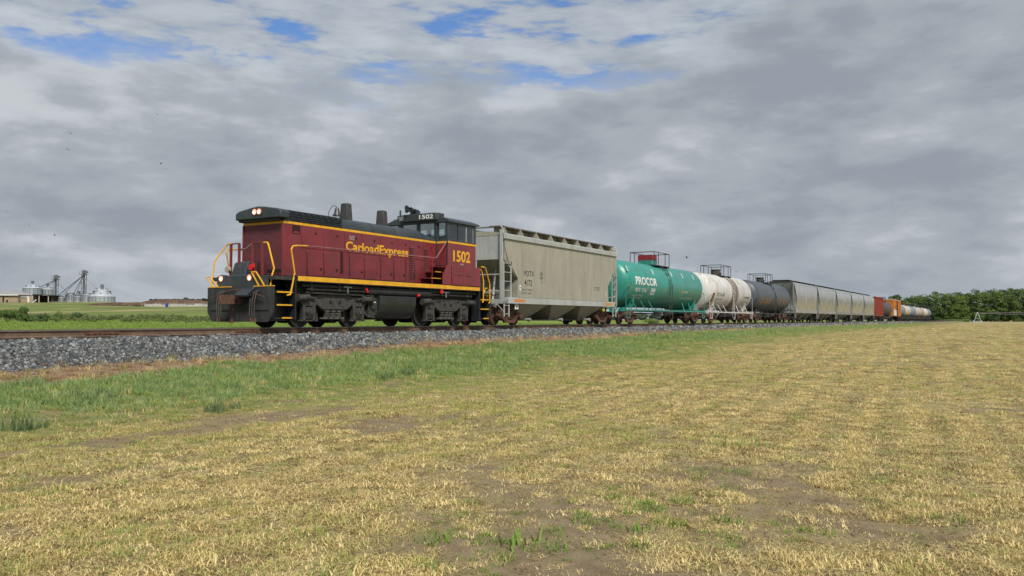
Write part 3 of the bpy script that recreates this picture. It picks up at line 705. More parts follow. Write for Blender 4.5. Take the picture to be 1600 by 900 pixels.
# battery-style hatch in front with chalk letters
mb = MB(); mb.prism([(-5.98, 1.72), (-5.86, 2.08), (-5.74, 2.14), (-5.45, 2.14), (-5.45, 1.66), (-5.98, 1.66)], .18, .80); ht = mb.build('drop_step_hatch', blackp, L_, .015)
letter_front('lettering', 'CS', .62, .36, 1.80, .2, -5.955, mat('chalk_mark', (.10, .115, .12), .7), ht, skew=.0); ht.children[-1].rotation_euler = (0, R(-0), 0)
mb = MB(); mb.cyl((-5.9, -.08, 1.93), (-6.0, -.08, 1.93), .10, n=14); mb.box(-5.9, -5.86, -.13, -.03, 1.65, 2.05); mb.build('red_marker_lamp', redp, L_)
mb = MB(); mb.cyl((-6.0, 1.0, 1.88), (-5.9, 1.0, 1.88), .10, n=12); mb.build('speaker', mat('tan_plastic', (.35, .30, .24), .6), L_)
# hood
mb = MB(); mb.box(-5.40, 3.04, -.9, .9, 1.655, 3.38); hood = mb.build('hood', maroon, L_, .03)
prof = [(-.9, 3.38), (-.9, 3.52), (-.84, 3.68), (-.68, 3.78), (-.4, 3.85), (0, 3.88), (.4, 3.85), (.68, 3.78), (.84, 3.68), (.9, 3.52), (.9, 3.38)]
mb = MB(); mb.prism(prof, -5.38, 2.0, 'x', True)
prof2 = [(y * .985, 3.38 + (z - 3.38) * .82) for y, z in prof]; o = len(mb.v); mb.add([(2.0, y, z) for y, z in prof] + [(3.03, y, 3.38 + (z - 3.38) * .45) for y, z in prof], [(i + len(prof), i + 1 + len(prof), i + 1, i) for i in range(len(prof) - 1)], True)
hr = mb.build('hood_roof', blackp, L_)
for x in (-2.65, -1.0, .35, 1.35):
    mb = MB(); q = [(y * 1.006, z + .006) for y, z in prof]; mb.prism(q, x - .008, x + .008, 'x'); mb.build('roof_seam', mat('seam_black', (.02, .024, .026), .6), hr)
mb = MB()
for s in (-1, 1): mb.box(-5.39, 3.05, *sorted((s * .901, s * .914)), 3.345, 3.425)
mb.box(-5.413, -5.402, -.914, .914, 3.345, 3.425); mb.build('hood_stripe', yellow, hood)
# front cowl with headlights
mb = MB(); o = 0
cw = [(-1.02, 3.50), (-1.02, 3.72), (-.85, 3.80), (-.35, 3.88), (0, 3.915), (.35, 3.88), (.85, 3.80), (1.02, 3.72), (1.02, 3.50)]
mb.prism(cw, -5.66, -5.25, 'x'); cowl = mb.build('headlight_cowl', blackp, L_, .04)
mb = MB(); mb.box(-5.62, -5.41, -.9, .9, 3.43, 3.5); mb.build('cowl_soffit', dark, cowl)
mb = MB(); mb.cyl((-5.66, 0.02, 3.735), (-5.69, .02, 3.735), .15, n=4) if False else mb.box(-5.675, -5.66, -.22, .26, 3.61, 3.86); mb.build('headlight_plate', mat('lamp_surround', (.06, .045, .04), .6), cowl)
for y in (.12, -.09):
    mb = MB(); mb.cyl((-5.676, y, 3.735), (-5.69, y, 3.735), .092, n=18); h = mb.build('headlight', lampw, cowl)
    mb = MB(); mb.cyl((-5.69, y, 3.715), (-5.696, y, 3.715), .05, n=12); mb.build('bulb', lampi, h)
# radiator roof louvers: long bars over the front of the roof
mb = MB()
for s in (-1, 1):
    for y, z in ((.935, 3.47), (.925, 3.54), (.905, 3.61), (.87, 3.68), (.80, 3.745), (.70, 3.80)): mb.box(-5.15, -2.68, *sorted((s * (y - .05), s * y)), z - .010, z + .022)
    for x in np.linspace(-5.1, -2.75, 9): mb.prism([(s * .94, 3.45), (s * .94, 3.5), (s * .89, 3.7), (s * .72, 3.82), (s * .68, 3.8), (s * .85, 3.6)], x - .012, x + .012, 'x')
mb.build('radiator_louver', blackg, hr)
mb = MB(); mb.box(-2.78, -2.64, -.96, .96, 3.45, 3.72) if False else mb.box(-2.74, -2.66, -.93, -.88, 3.43, 3.78); mb.build('louver_end_bracket', blackg, hr)
# front radiator grille: thin horizontal slats
mb = MB()
for k in range(44):
    z = 1.74 + k * .0365; mb.prism([(-5.40, z), (-5.425, z - .010), (-5.42, z + .006), (-5.40, z + .012)], -.86, .86)
mb.build('grille_slats', maroon_lv, hood)
mb = MB()
for s in (-1, 1): mb.box(-5.45, -5.40, *sorted((s * .86, s * .905)), 1.66, 3.34)
mb.build('grille_edge', maroon, hood)
mb = MB(); mb.box(-5.432, -5.424, -.82, -.22, 1.78, 1.88); mb.build('grille_slot', dark, hood)
# side doors, latches, louvers, openings (near and far side)
door_x = [-4.35, -3.55, -2.78, -2.25, -1.45, -.55, .25, .98, 1.55, 2.35]
for s in (-1, 1):
    y0, y1 = sorted((s * .9, s * .916))
    for a, b_ in zip(door_x, door_x[1:]):
        if a == -2.78: continue
        mb = MB(); mb.box(a + .03, b_ - .03, y0, y1, 1.72, 2.56); dr = mb.build('hood_door', maroon, hood, .008)
        mb = MB(); mb.box(a - .008, a + .008, *sorted((s * .9005, s * .905)), 1.70, 2.58); mb.build('door_seam', dark, hood)
        for z in (1.86, 2.16, 2.44): mb = MB(); mb.box(a + .035, a + .085, *sorted((s * .917, s * .934)), z, z + .07); mb.build('hinge', maroon_lv, dr)
        mb = MB(); mb.box((a + b_) / 2 + .22, (a + b_) / 2 + .28, *sorted((s * .917, s * .935)), 1.92, 1.99); mb.build('latch', dark, dr)
    for a, b_ in ((-4.60, -3.6), (-3.55, -2.55), (-2.5, -1.6), (-1.55, -.55), (-.5, .45), (.5, 1.2), (1.25, 2.1), (2.15, 2.95)):
        mb = MB(); mb.box(a, b_, y0, y1 if s > 0 else y1, 2.62, 3.335); 
        mb.v = [(v[0], v[1] * .9985 if abs(v[1]) > .91 else v[1], v[2]) for v in mb.v]; dr = mb.build('upper_hood_panel', maroon, hood, .006)
        mb = MB(); mb.box(a + .62 * (b_ - a), a + .62 * (b_ - a) + .05, *sorted((s * .915, s * .932)), 3.10, 3.17); mb.build('latch', dark, dr)
    mb = MB(); mb.box(-2.72, -2.57, *sorted((s * .9005, s * .904)), 1.85, 2.60); mb.build('door_recess', mat('recess_shade_maroon', (.035, .008, .01), .8), hood)  # flat dark patch, the shade inside the opening put into its colour
    mb = MB(); mb.box(-5.02, -4.66, *sorted((s * .902, s * .906)), 3.05, 3.32); op = mb.build('sand_filler_recess', mat('recess_shade_maroon', (.035, .008, .01), .8), hood)  # same painted shade on a flat plate for the filler opening
    mb = MB(); mb.prism([(-5.0, 3.06), (-4.7, 3.06), (-4.78, 3.13), (-4.93, 3.13)], *sorted((s * .907, s * .92))); mb.build('filler_lid', maroon, op)
    for x0 in (1.22, 2.16):
        mb = MB()
        for k in range(19): z = 1.86 + k * .066; mb.prism([(s * .916, z), (s * .945, z - .004), (s * .916, z + .036)] if s > 0 else [(s * .916, z), (s * .916, z + .036), (s * .945, z - .004)], x0, x0 + .24, 'x')
        mb.build('door_louver', maroon_lv, hood)
        mb = MB()
        for k in range(19): z = 1.86 + k * .066; mb.box(x0 + .01, x0 + .23, *sorted((s * .917, s * .938)), z - .022, z - .006)
        mb.build('louver_gap', dark, hood)
mb = MB(); mb.box(-.52, .0, -.9175, -.916, 3.1, 3.11)
for k in range(3): letter_side('stencil', ['OIL FILL', 'ENGINE', 'STARTER'][k], -2.27, -2.0, 3.19 - k * .06, .03, -.918, white, hood)
letter_side('lettering', 'CarloadExpress', -2.47, 1.13, 2.675, .33, -.922, yellow, hood, off=.03)
# stacks, bell
for x, z1 in ((-1.41, 4.50), (.65, 4.47)):
    mb = MB(); mb.prism([(-.19, 3.84), (.19, 3.84), (.155, z1), (-.155, z1)], -.16 + x, .16 + x, 'x'); mb.v = [(x + (v[0] - x) * (1 - .18 * (v[2] - 3.84) / .6), v[1], v[2]) for v in mb.v]; st = mb.build('exhaust_stack', mat('stack_black', (.045, .047, .047), .75, var=.3, dirt=(.1, .085, .07), damt=.5), L_, .03)
    mb = MB(); mb.box(x - .11, x + .11, -.12, .12, z1 - .02, z1 + .004); mb.build('stack_mouth', dark, st)
mb = MB(); mb.lathe([(0, .165), (.03, .15), (.10, .105), (.22, .085), (.29, .06), (.31, 0)], 'z', 16, (-1.9, 0, 4.00)); bell = mb.build('bell', mat('bell_metal', (.07, .075, .075), .4, metal=.5), L_)
mb = MB(); mb.box(-1.95, -1.85, -.2, .2, 3.86, 3.92); mb.tube([(-1.9, -.18, 3.9), (-1.9, -.1, 4.02), (-1.9, 0, 4.02)], .02); mb.tube([(-1.9, 0, 4.3), (-1.95, .03, 4.36), (-2.1, .05, 4.34), (-2.25, .08, 4.1), (-2.28, .08, 3.88)], .012); mb.build('bell_bracket', blackg, bell)
# cab: lower box, window band of posts and rails, roof
CX0, CX1, CY = 3.0, 5.06, 1.5
mb = MB(); mb.box(CX0, CX1, -CY, CY, 1.66, 3.36); cab = mb.build('cab_body', maroon, L_, .03)
bx_ = mb = MB()
for s in (-1, 1):
    mb.box(CX0, CX1, *sorted((s * CY, s * (CY - .06))), 3.425, 3.48); mb.box(CX0, CX1, *sorted((s * CY, s * (CY - .06))), 4.12, 4.24)
    for x0, x1 in ((CX0, 3.20), (3.72, 3.82), (4.92, CX1)): mb.box(x0, x1, *sorted((s * CY, s * (CY - .06))), 3.48, 4.12)
for x, d in ((CX0, 1), (CX1, -1)):
    xa, xb = sorted((x, x + d * .06)); g = .003 * d
    mb.box(xa, xb, -CY + .061, CY - .061, 4.18, 4.30)
    mb.box(xa, xb, -.88 + .0, .88, 3.425, 3.66)
    for y0, y1 in ((-CY + .061, -1.36), (-1.02, -.80), (-.08, .08), (.80, 1.02), (1.36, CY - .061)): mb.box(xa + .002, xb - .002, y0, y1, 3.425, 4.18)
    for s in (-1, 1): mb.box(xa + .001, xb - .001, *sorted((s * 1.36, s * 1.02)), 3.425, 3.47)
mb.build('cab_window_frame', blackp, cab)
mb = MB()
for s in (-1, 1): mb.box(CX0 - .008, CX1 + .008, *sorted((s * (CY + .001), s * (CY + .01))), 3.345, 3.425)
mb.box(CX0 - .012, CX0 - .002, -CY, -.92, 3.345, 3.425); mb.box(CX0 - .012, CX0 - .002, .92, CY, 3.345, 3.425); mb.box(CX0 + .0, CX1, -CY + .001, CY - .001, 3.36, 3.424) if False else None
mb.build('cab_stripe', yellow, cab)
mb = MB(); mb.box(CX0 + .01, CX1 - .01, -CY + .01, CY - .01, 3.362, 3.423); mb.build('cab_ledge', blackp, cab)
for x in (CX0 + .03, CX1 - .03):
    for y0, y1, z0 in ((-1.36, -1.02, 3.47), (-.80, -.08, 3.66), (.08, .80, 3.66), (1.02, 1.36, 3.47)):
        mb = MB(); mb.box(x - .004, x + .004, y0, y1, z0, 4.18); mb.build('window_pane', glass, cab)
for s in (-1, 1):
    for x0, x1 in ((3.20, 3.72), (3.82, 4.36), (4.36, 4.92)):
        mb = MB(); yy = s * (CY - .03 - (.012 if x0 == 3.82 else 0)); mb.box(x0, x1, yy - .004, yy + .004, 3.48, 4.12); mb.build('window_pane', glass, cab)
    mb = MB(); mb.box(4.33, 4.39, *sorted((s * (CY - .02), s * (CY - .05))), 3.48, 4.12); mb.box(4.86, 4.90, *sorted((s * (CY - .02), s * (CY - .05))), 3.48, 4.12); mb.build('window_mullion', mat('aluminium_trim', (.45, .47, .47), .4, metal=.5), cab)
rp = [(-1.58, 4.20), (-1.55, 4.28), (-1.15, 4.43), (-.6, 4.52), (0, 4.55), (.6, 4.52), (1.15, 4.43), (1.55, 4.28), (1.58, 4.20)]
mb = MB(); mb.prism(rp, CX0 - .06, CX1 + .18, 'x', True); roof = mb.build('cab_roof', blackp, cab)
mb = MB(); mb.box(3.9, 4.5, -.7, .7, 3.424, 3.75); mb.build('control_stand', dark, cab)
mb = MB(); mb.box(3.95, 4.4, -1.25, -.85, 3.424, 3.62); mb.box(4.34, 4.44, -1.25, -.85, 3.6, 3.92); mb.build('cab_seat', mat('seat_dark', (.03, .04, .05), .8), cab)
# number board housing on the cab front
mb = MB(); mb.prism([(2.80, -1.02), (2.80, .55), (3.02, 1.10), (3.3, 1.10), (3.3, -1.10), (2.9, -1.10)], 4.29, 4.585, 'z'); nb = mb.build('number_board', blackp, cab, .02)
letter_front('lettering', '1502', -.20, -.90, 4.355, .17, 2.794, white, nb, off=.022)
letter_front('lettering', '1502', 1.02, .62, 4.37, .15, 2.98, white, nb, off=.012, skew=-.155)
mb = MB(); mb.box(2.90, 3.0, -1.48, -.92, 4.2, 4.3); mb.build('door_hood', blackp, cab)
mb = MB(); mb.box(2.985, 2.997, -1.40, -.96, 2.35, 3.34); dr = mb.build('cab_door', maroon, cab)
mb = MB(); mb.box(2.97, 2.985, -1.36, -.98, 2.40, 2.46); mb.build('kick_plate', dark, dr)
mb = MB(); mb.box(2.96, 3.0, -.95, -.905, 1.66, 4.2); mb.box(2.96, 3.0, -1.50, -1.455, 2.4, 4.2); mb.build('door_frame', blackp, cab)
mb = MB()
for dy, dz_, ln in ((0, .12, .55), (.14, .03, .34), (-.13, .05, .42)):
    mb.cyl((3.15, .30 + dy, 4.72 + dz_), (3.15 - ln * .6, .30 + dy, 4.72 + dz_), .025, .035, n=8); mb.cyl((3.15 - ln * .6, .30 + dy, 4.72 + dz_), (3.15 - ln, .30 + dy, 4.72 + dz_), .035, .10, n=12)
mb.box(3.05, 3.35, .15, .45, 4.6, 4.76); mb.cyl((3.4, .3, 4.78), (3.2, .3, 4.80), .06, n=8); mb.cyl((3.28, .3, 4.53), (3.28, .3, 4.65), .05, n=8); mb.build('horn', blackg, cab)
mb = MB(); mb.cyl((3.3, 1.15, 4.4), (3.3, 1.15, 4.86), .035, n=8); mb.cyl((3.25, 1.1, 4.4), (3.25, 1.1, 4.5), .09, n=8); mb.build('antenna', blackg, cab)
mb = MB(); mb.cyl((4.2, -.3, 4.52), (4.2, -.3, 4.62), .12, n=12); mb.build('roof_vent', blackg, cab)
letter_side('lettering', '1502', 3.35, 4.62, 2.62, .46, -1.506, yellow, cab, off=.028)
letter_side('lettering', 'SLAB', 3.88, 4.10, 2.51, .055, -1.506, white, cab)
letter_side('lettering', 'SW15', 3.88, 4.10, 2.51, .001, -1.5055, white, cab) if False else None
for s in (-1, 1):       # equipment boxes below the cab windows
    mb = MB(); mb.box(3.23, 5.36, *sorted((s * 1.502, s * 1.545)), 1.655, 2.46); mb.box(5.06, 5.36, *sorted((s * .95, s * 1.502)), 1.655, 2.46); bb = mb.build('battery_box', maroon, L_, .015)
    for a, b_ in ((3.30, 4.0), (4.05, 4.72)):
        mb = MB(); mb.box(a, b_, *sorted((s * 1.546, s * 1.556)), 1.72, 2.38); dd = mb.build('box_door', maroon, bb, .006)
        mb = MB()
        for x in (a + .08, a + .3, b_ - .1): mb.box(x, x + (.14 if x == a + .3 else .04), *sorted((s * 1.557, s * 1.57)), 2.05, 2.08)
        mb.build('latch', dark, dd)
    mb = MB(); mb.prism([(2.58, 1.66), (3.16, 1.66), (3.16, 2.46), (2.92, 2.46), (2.60, 2.05)], *sorted((s * 1.50, s * 1.53))); mb.build('step_guard', maroon, L_)
    for z, x0 in ((1.90, 1.9), (2.16, 2.2), (2.40, 2.6)):
        mb = MB(); mb.box(x0, 2.96, *sorted((s * .92, s * 1.44)), z - .03, z); tr = mb.build('cab_step', maroon, L_)
        mb = MB(); mb.box(x0, 2.56, *sorted((s * 1.44, s * 1.452)), z - .022, z + .004); mb.build('step_edge', yellow if z < 2.3 else dark, tr)
# handrails
hrw = mat('handrail_pale', (.26, .12, .12), .5, var=.2)
for s in (-1, 1):
    mb = MB(); mb.tube([(-5.78, s * 1.46, 1.02), (-5.64, s * 1.46, 1.04), (-5.62, s * 1.46, 1.1), (-5.46, s * 1.46, 1.72), (-5.58, s * 1.46, 2.3), (-5.62, s * 1.46, 2.45), (-5.55, s * 1.46, 2.57), (-5.35, s * 1.46, 2.60), (-4.9, s * 1.46, 2.62)], .026); h = mb.build('grab_rail', yellow, L_)
    mb = MB(); mb.tube([(-4.9, s * 1.46, 2.62), (2.22, s * 1.46, 2.69), (2.98, s * 1.46, 3.42), (3.1, s * 1.52, 3.46)], .020); hh = mb.build('handrail', hrw, L_)
    for x in (-4.75, -3.1, -1.4, .3, 1.95):
        mb = MB(); mb.tube([(x, s * 1.46, 1.64), (x, s * 1.46, 2.64)], .018); mb.build('stanchion', maroon, hh)
for s in (-1, 1):       # front end rails
    mb = MB()
    if s < 0:
        mb.tube([(-5.85, -.5, 2.70), (-5.85, -.66, 2.70), (-5.86, -.72, 2.62), (-6.0, -1.12, 1.85), (-6.1, -1.12, 1.6), (-6.18, -1.12, 1.02), (-6.22, -.92, .99), (-6.24, -.84, 1.05), (-6.3, -.84, 1.30)], .026)
        mb.tube([(-6.30, -1.02, 1.31), (-6.34, -.70, 1.74), (-6.34, -.50, 1.74), (-6.32, -.80, 1.31)], .022)
    else:
        mb.tube([(-5.85, .95, 2.72), (-5.85, 1.12, 2.72), (-5.87, 1.2, 2.66), (-6.10, 1.46, 2.16), (-6.15, 1.47, 1.6), (-6.20, 1.47, 1.0), (-6.24, 1.30, .98), (-6.28, 1.28, 1.3)], .026)
        mb.tube([(-6.34, 1.22, 1.31), (-6.40, 1.47, 1.62), (-6.36, 1.36, 1.63), (-6.32, 1.02, 1.31)], .020)
    h = mb.build('grab_rail', yellow, L_)
    mb = MB()
    for y in ((.45, .02) if s < 0 else (.60, .98)): mb.box(-5.88, -5.82, s * y - .035, s * y + .035, 1.64, 2.72)
    mb.tube([(-5.85, s * (.02 if s < 0 else .58), 2.72), (-5.85, s * (.5 if s < 0 else 1.0), 2.72)], .024); mb.build('end_post', maroon, h)
mb = MB(); mb.tube([(-5.85, .58, 2.55), (-5.9, .3, 2.52), (-5.87, .1, 2.64), (-5.85, -.02, 2.72), (-5.86, -.02, 2.45)], .014); mb.build('safety_chain', mat('chain_grey', (.3, .28, .27), .6, metal=.4), L_)
for s in (-1, 1):       # rear end rails
    mb = MB(); mb.tube([(5.62, s * 1.46, 1.0), (5.72, s * 1.46, 1.04), (5.74, s * 1.46, 1.9), (5.62, s * 1.46, 2.3), (5.5, s * 1.46, 2.4)], .026); mb.tube([(6.15, s * 1.46, .98), (6.25, s * 1.46, 1.0), (6.25, s * 1.46, 1.8), (5.9, s * 1.46, 2.48), (5.75, s * 1.46, 2.52), (5.55, s * 1.46, 2.52)], .026); mb.tube([(5.76, s * 1.46, 1.4), (5.9, s * 1.46, 1.62), (6.05, s * 1.46, 1.62)], .02); mb.build('grab_rail', yellow, L_)
# tanks and trucks
ft = [(-1.42, 1.12), (-1.42, .85), (-1.36, .55), (-1.1, .30), (-.8, .26), (.8, .26), (1.1, .30), (1.36, .55), (1.42, .85), (1.42, 1.12)]
mb = MB(); mb.prism(ft, -1.15, .98, 'x', True); fu = mb.build('fuel_tank', blackg, L_, .02)
mb = MB(); mb.box(-1.62, -1.15, -1.25, 1.25, .42, 1.1); mb.cyl((-1.4, -1.3, .75), (-1.4, -1.2, .75), .13, n=12); mb.tube([(-1.9, -1.2, .6), (-1.7, -1.25, .38), (-1.3, -1.25, .34)], .05); bt = mb.build('tank_end_fittings', grime, fu)
mb = MB(); mb.box(-1.32, -1.24, -1.27, -1.256, .72, .80); mb.box(-1.34, -1.24, -1.27, -1.256, .86, .90); mb.build('data_plate', white, fu)
for s in (-1, 1):
    mb = MB(); mb.lathe([(-1.75, 0), (-1.72, .10), (-1.66, .15), (1.95, .15), (2.0, .10), (2.03, 0)], 'x', 16, (0, s * 1.24, 1.27)); mb.build('air_reservoir', blackg, L_)
    mb = MB(); mb.cyl((-1.98, s * 1.42, 1.36), (-1.9, s * 1.44, 1.22), .045, n=8); mb.cyl((1.02, s * 1.45, 1.15), (1.14, s * 1.45, 1.2), .05, n=8); mb.build('drain_valve', redp, L_)
    mb = MB(); mb.box(2.52, 2.66, *sorted((s * 1.44, s * 1.5)), 1.30, 1.45); mb.build('emergency_cutoff', redp, L_)
    mb = MB(); mb.box(-3.1, -2.7, *sorted((s * 1.36, s * 1.42)), 1.34, 1.40); mb.box(2.8, 3.2, *sorted((s * 1.36, s * 1.42)), 1.33, 1.39); mb.tube([(-2.9, s * 1.4, 1.36), (-2.88, s * 1.4, 1.16)], .03); mb.tube([(3.0, s * 1.4, 1.36), (3.0, s * 1.4, 1.15)], .03); mb.build('retainer_bracket', mat('grey_bracket', (.16, .18, .2), .5), L_)


def loco_truck(x):
    mb = MB(); mb.box(-.35, .35, -1.05, 1.05, .55, .95)
    for q in (-1, 1): mb.cyl((q * 1.22, -1.1, .508), (q * 1.22, 1.1, .508), .1, n=10); mb.cyl((q * .72, -.55, .52), (q * .72, .55, .52), .38, n=14)
    t_ = mb.build('truck', grime, L_); t_.location = (x, 0, 0)
    for s in (-1, 1):
        y0, y1 = sorted((s * 1.10, s * 1.24))
        mb = MB(); mb.prism([(-1.72, .86), (-1.70, 1.02), (-1.5, 1.07), (-.95, 1.05), (-.7, 1.09), (.7, 1.09), (.95, 1.05), (1.5, 1.07), (1.70, 1.02), (1.72, .86), (1.5, .82), (.95, .80), (.62, .60), (-.62, .60), (-.95, .80), (-1.5, .82)], y0, y1)
        for q in (-1, 1):
            mb.prism([(q * 1.22 - .40, .84), (q * 1.22 + .40, .84), (q * 1.22 + .30, .70), (q * 1.22 + .28, .25), (q * 1.22 + .16, .22), (q * 1.22 + .15, .7), (q * 1.22 - .15, .7), (q * 1.22 - .16, .22), (q * 1.22 - .28, .25), (q * 1.22 - .30, .70)], y0 - .01, y1 + .008)
            mb.box(q * 1.22 - .34, q * 1.22 + .34, y0 + .01, y1 + .02, .20, .255)
        sf = mb.build('side_frame', grime2, t_, .015)
        mb = MB()
        for q in (-1, 1): mb.box(q * .22 - .05, q * .22 + .05, *sorted((s * 1.241, s * 1.255)), .80, .9); mb.box(q * .75 - .1, q * .75 + .1, *sorted((s * 1.241, s * 1.252)), .95, .99)
        mb.build('frame_hole', dark, sf)
        for q in (-1, 1):
            mb = MB(); mb.cyl((q * 1.22, s * 1.06, .52), (q * 1.22, s * 1.30, .52), .155, n=14); mb.cyl((q * 1.22, s * 1.29, .52), (q * 1.22, s * 1.335, .52), .085, n=10); mb.box(q * 1.22 - .12, q * 1.22 + .12, *sorted((s * 1.1, s * 1.26)), .30, .42); mb.build('journal_box', grime2, t_)
            mb = MB(); mb.cyl((q * 1.32, s * 1.30, .98), (q * 1.78, s * 1.30, .96), .105, n=14); mb.cyl((q * 1.78, s * 1.30, .96), (q * 1.84, s * 1.30, .96), .13, n=14); mb.cyl((q * 1.0, s * 1.30, .95), (q * 1.32, s * 1.30, .98), .03, n=6); mb.build('brake_cylinder', grime2, t_)
            mb = MB(); mb.prism([(q * .66, .84), (q * .76, .84), (q * .70, .2), (q * .60, .2)], *sorted((s * .95, s * 1.05))); mb.box(q * .72 - .05, q * .72 + .1, *sorted((s * .72, s * .86)), .3, .6); mb.build('brake_rigging', grime, t_)
            wv = link('wheel', WM['l', s], t_); wv.location = (q * 1.22, s * .755, .508)
        mb = MB()
        for xx in (-.28, 0, .28):
            for z in np.linspace(.34, .52, 4): mb.cyl((xx, s * 1.12, z), (xx, s * 1.12, z + .03), .12, n=10)
        mb.box(-.5, .5, *sorted((s * 1.02, s * 1.2)), .28, .34); mb.box(-.5, .5, *sorted((s * 1.02, s * 1.2)), .55, .6); mb.build('spring_plank', mat('dusty_springs', (.10, .095, .08), .8, var=.3, scale=8), t_)


for x in (-3.35, 3.35): loco_truck(x)


# ------------------------------------------------------------------ grey covered hopper behind the locomotive
def ladder(x0, x1, z0, z1, y, m, parent, n=5, r=.018, name='ladder', side=True):
    mb = MB()
    for x in (x0, x1): mb.box(x - .03, x + .03, y - .02, y + .02, z0, z1)
    for z in np.linspace(z0 + .12, z1 - .1, n): mb.cyl((x0, y, z), (x1, y, z), r, n=6)
    return mb.build(name, m, parent)


def end_frame(parent, L, m, top=4.1, zs=1.1):
    """posts, cross rails and ladders at both ends of a hopper"""
    for e in (-1, 1):
        mb = MB(); X = e * L
        for y in (-1.38, 1.38): mb.box(*sorted((X, X - e * .10)), y - .06, y + .06, zs, top)
        mb.box(*sorted((X - e * .02, X - e * .10)), -.05, .05, zs, 2.95)
        mb.box(*sorted((X, X - e * .16)), -1.44, 1.44, zs - .22, zs)
        for z in (1.55, 2.3): mb.box(*sorted((X - e * .03, X - e * .08)), -1.32, 1.32, z - .025, z + .025)
        mb.tube([(X - e * .1, -.9, 1.15), (X - e * .9, -.6, 2.9)], .05); mb.tube([(X - e * .1, .9, 1.15), (X - e * .9, .6, 2.9)], .05)
        mb.build('end_frame', m, parent)


hop = empty('covered_hopper_car', (38.75, YT, ZR)); tag(hop, 'pale grey flat sided covered hopper car POTX 4172 behind the locomotive', 'hopper car')
sidep = [(-6.32, 4.12), (-6.32, 3.6), (-6.02, 2.93), (-5.12, 2.14), (-5.2, 1.28), (5.2, 1.28), (5.12, 2.14), (6.02, 2.93), (6.32, 3.6), (6.32, 4.12)]
bodyp = [(-6.30, 4.12), (-6.30, 2.97), (-5.12, 2.14), (-5.2, 1.28), (5.2, 1.28), (5.12, 2.14), (6.30, 2.97), (6.30, 4.12)]
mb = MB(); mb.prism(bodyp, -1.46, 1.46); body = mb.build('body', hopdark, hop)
for s in (-1, 1):
    mb = MB(); mb.prism(sidep, *sorted((s * 1.462, s * 1.5))); sp_ = mb.build('side_sheet', hopgrey, hop, .008)
    for x in (-2.8, -.55, 1.8, 4.1):
        mb = MB(); mb.box(x - .012, x + .012, *sorted((s * 1.5, s * 1.503)), 1.3, 3.88); mb.build('sheet_seam', mat('seam_grey', (.29, .285, .23), .6), sp_)
for e in (-1, 1):
    mb = MB(); mb.box(*sorted((e * 6.302, e * 6.33)), -1.36, 1.36, 2.98, 4.1); mb.build('end_panel', hopgrey2, hop)
    mb = MB(); mb.prism([(-1.36, 4.1), (1.36, 4.1), (.9, 4.24), (0, 4.29), (-.9, 4.24)], *sorted((e * 6.30, e * 6.328)), 'x'); mb.build('end_gable', hopgrey2, hop)
rfp = [(-1.54, 4.06), (-1.5, 4.13), (-.9, 4.24), (0, 4.29), (.9, 4.24), (1.5, 4.13), (1.54, 4.06)]
mb = MB(); mb.prism(rfp, -6.34, 6.34, 'x'); rf = mb.build('roof', hopgrey, hop)
for s in (-1, 1):
    mb = MB(); mb.prism([(s * 1.505, 3.90), (s * 1.57, 3.90), (s * 1.575, 4.10), (s * 1.52, 4.14), (s * 1.505, 4.12)], -6.36, 6.36, 'x'); mb.build('top_chord', hopgrey2, rf)
    mb = MB(); mb.box(-6.4, 6.4, *sorted((s * 1.32, s * .72)), 4.46, 4.50); rw = mb.build('running_board', mat('running_board_grey', (.16, .155, .14), .7), hop)
    for x in np.linspace(-6.1, 6.1, 9):
        mb = MB(); mb.prism([(s * 1.32, 4.46), (s * .8, 4.46), (s * .8, 4.25), (s * 1.42, 4.13), (s * 1.5, 4.13)], x - .02, x + .02, 'x'); mb.build('running_board_bracket', hopgrey, rw)
    mb = MB(); mb.box(-5.9, 5.9, *sorted((s * .9, s * .75)), 4.2, 4.44); mb.build('hatch_coaming', hopgrey, rf)
    mb = MB(); mb.box(-6.02, 6.02, *sorted((s * 1.30, s * 1.52)), .99, 1.27); sl = mb.build('side_sill', hopgrey2, hop, .01)
    for a, b_ in ((-5.5, -4.55), (4.72, 5.62)): mb = MB(); mb.box(a, b_, *sorted((s * 1.521, s * 1.526)), 1.08, 1.2); mb.build('reflector', orange_refl, sl)
    for x, mm in ((-5.12, white), (4.72, mat('lime_sticker', (.45, .55, .1), .6)), (5.28, white)):
        mb = MB(); mb.box(x - .15, x + .15, *sorted((s * 1.40, s * 1.42)), .74, .97); pl = mb.build('placard', mm, hop)
        if mm is white: mb = MB(); mb.cyl((x, s * 1.421, .855), (x, s * 1.425, .855), .055, n=10); mb.build('placard_dot', blacklet, pl)
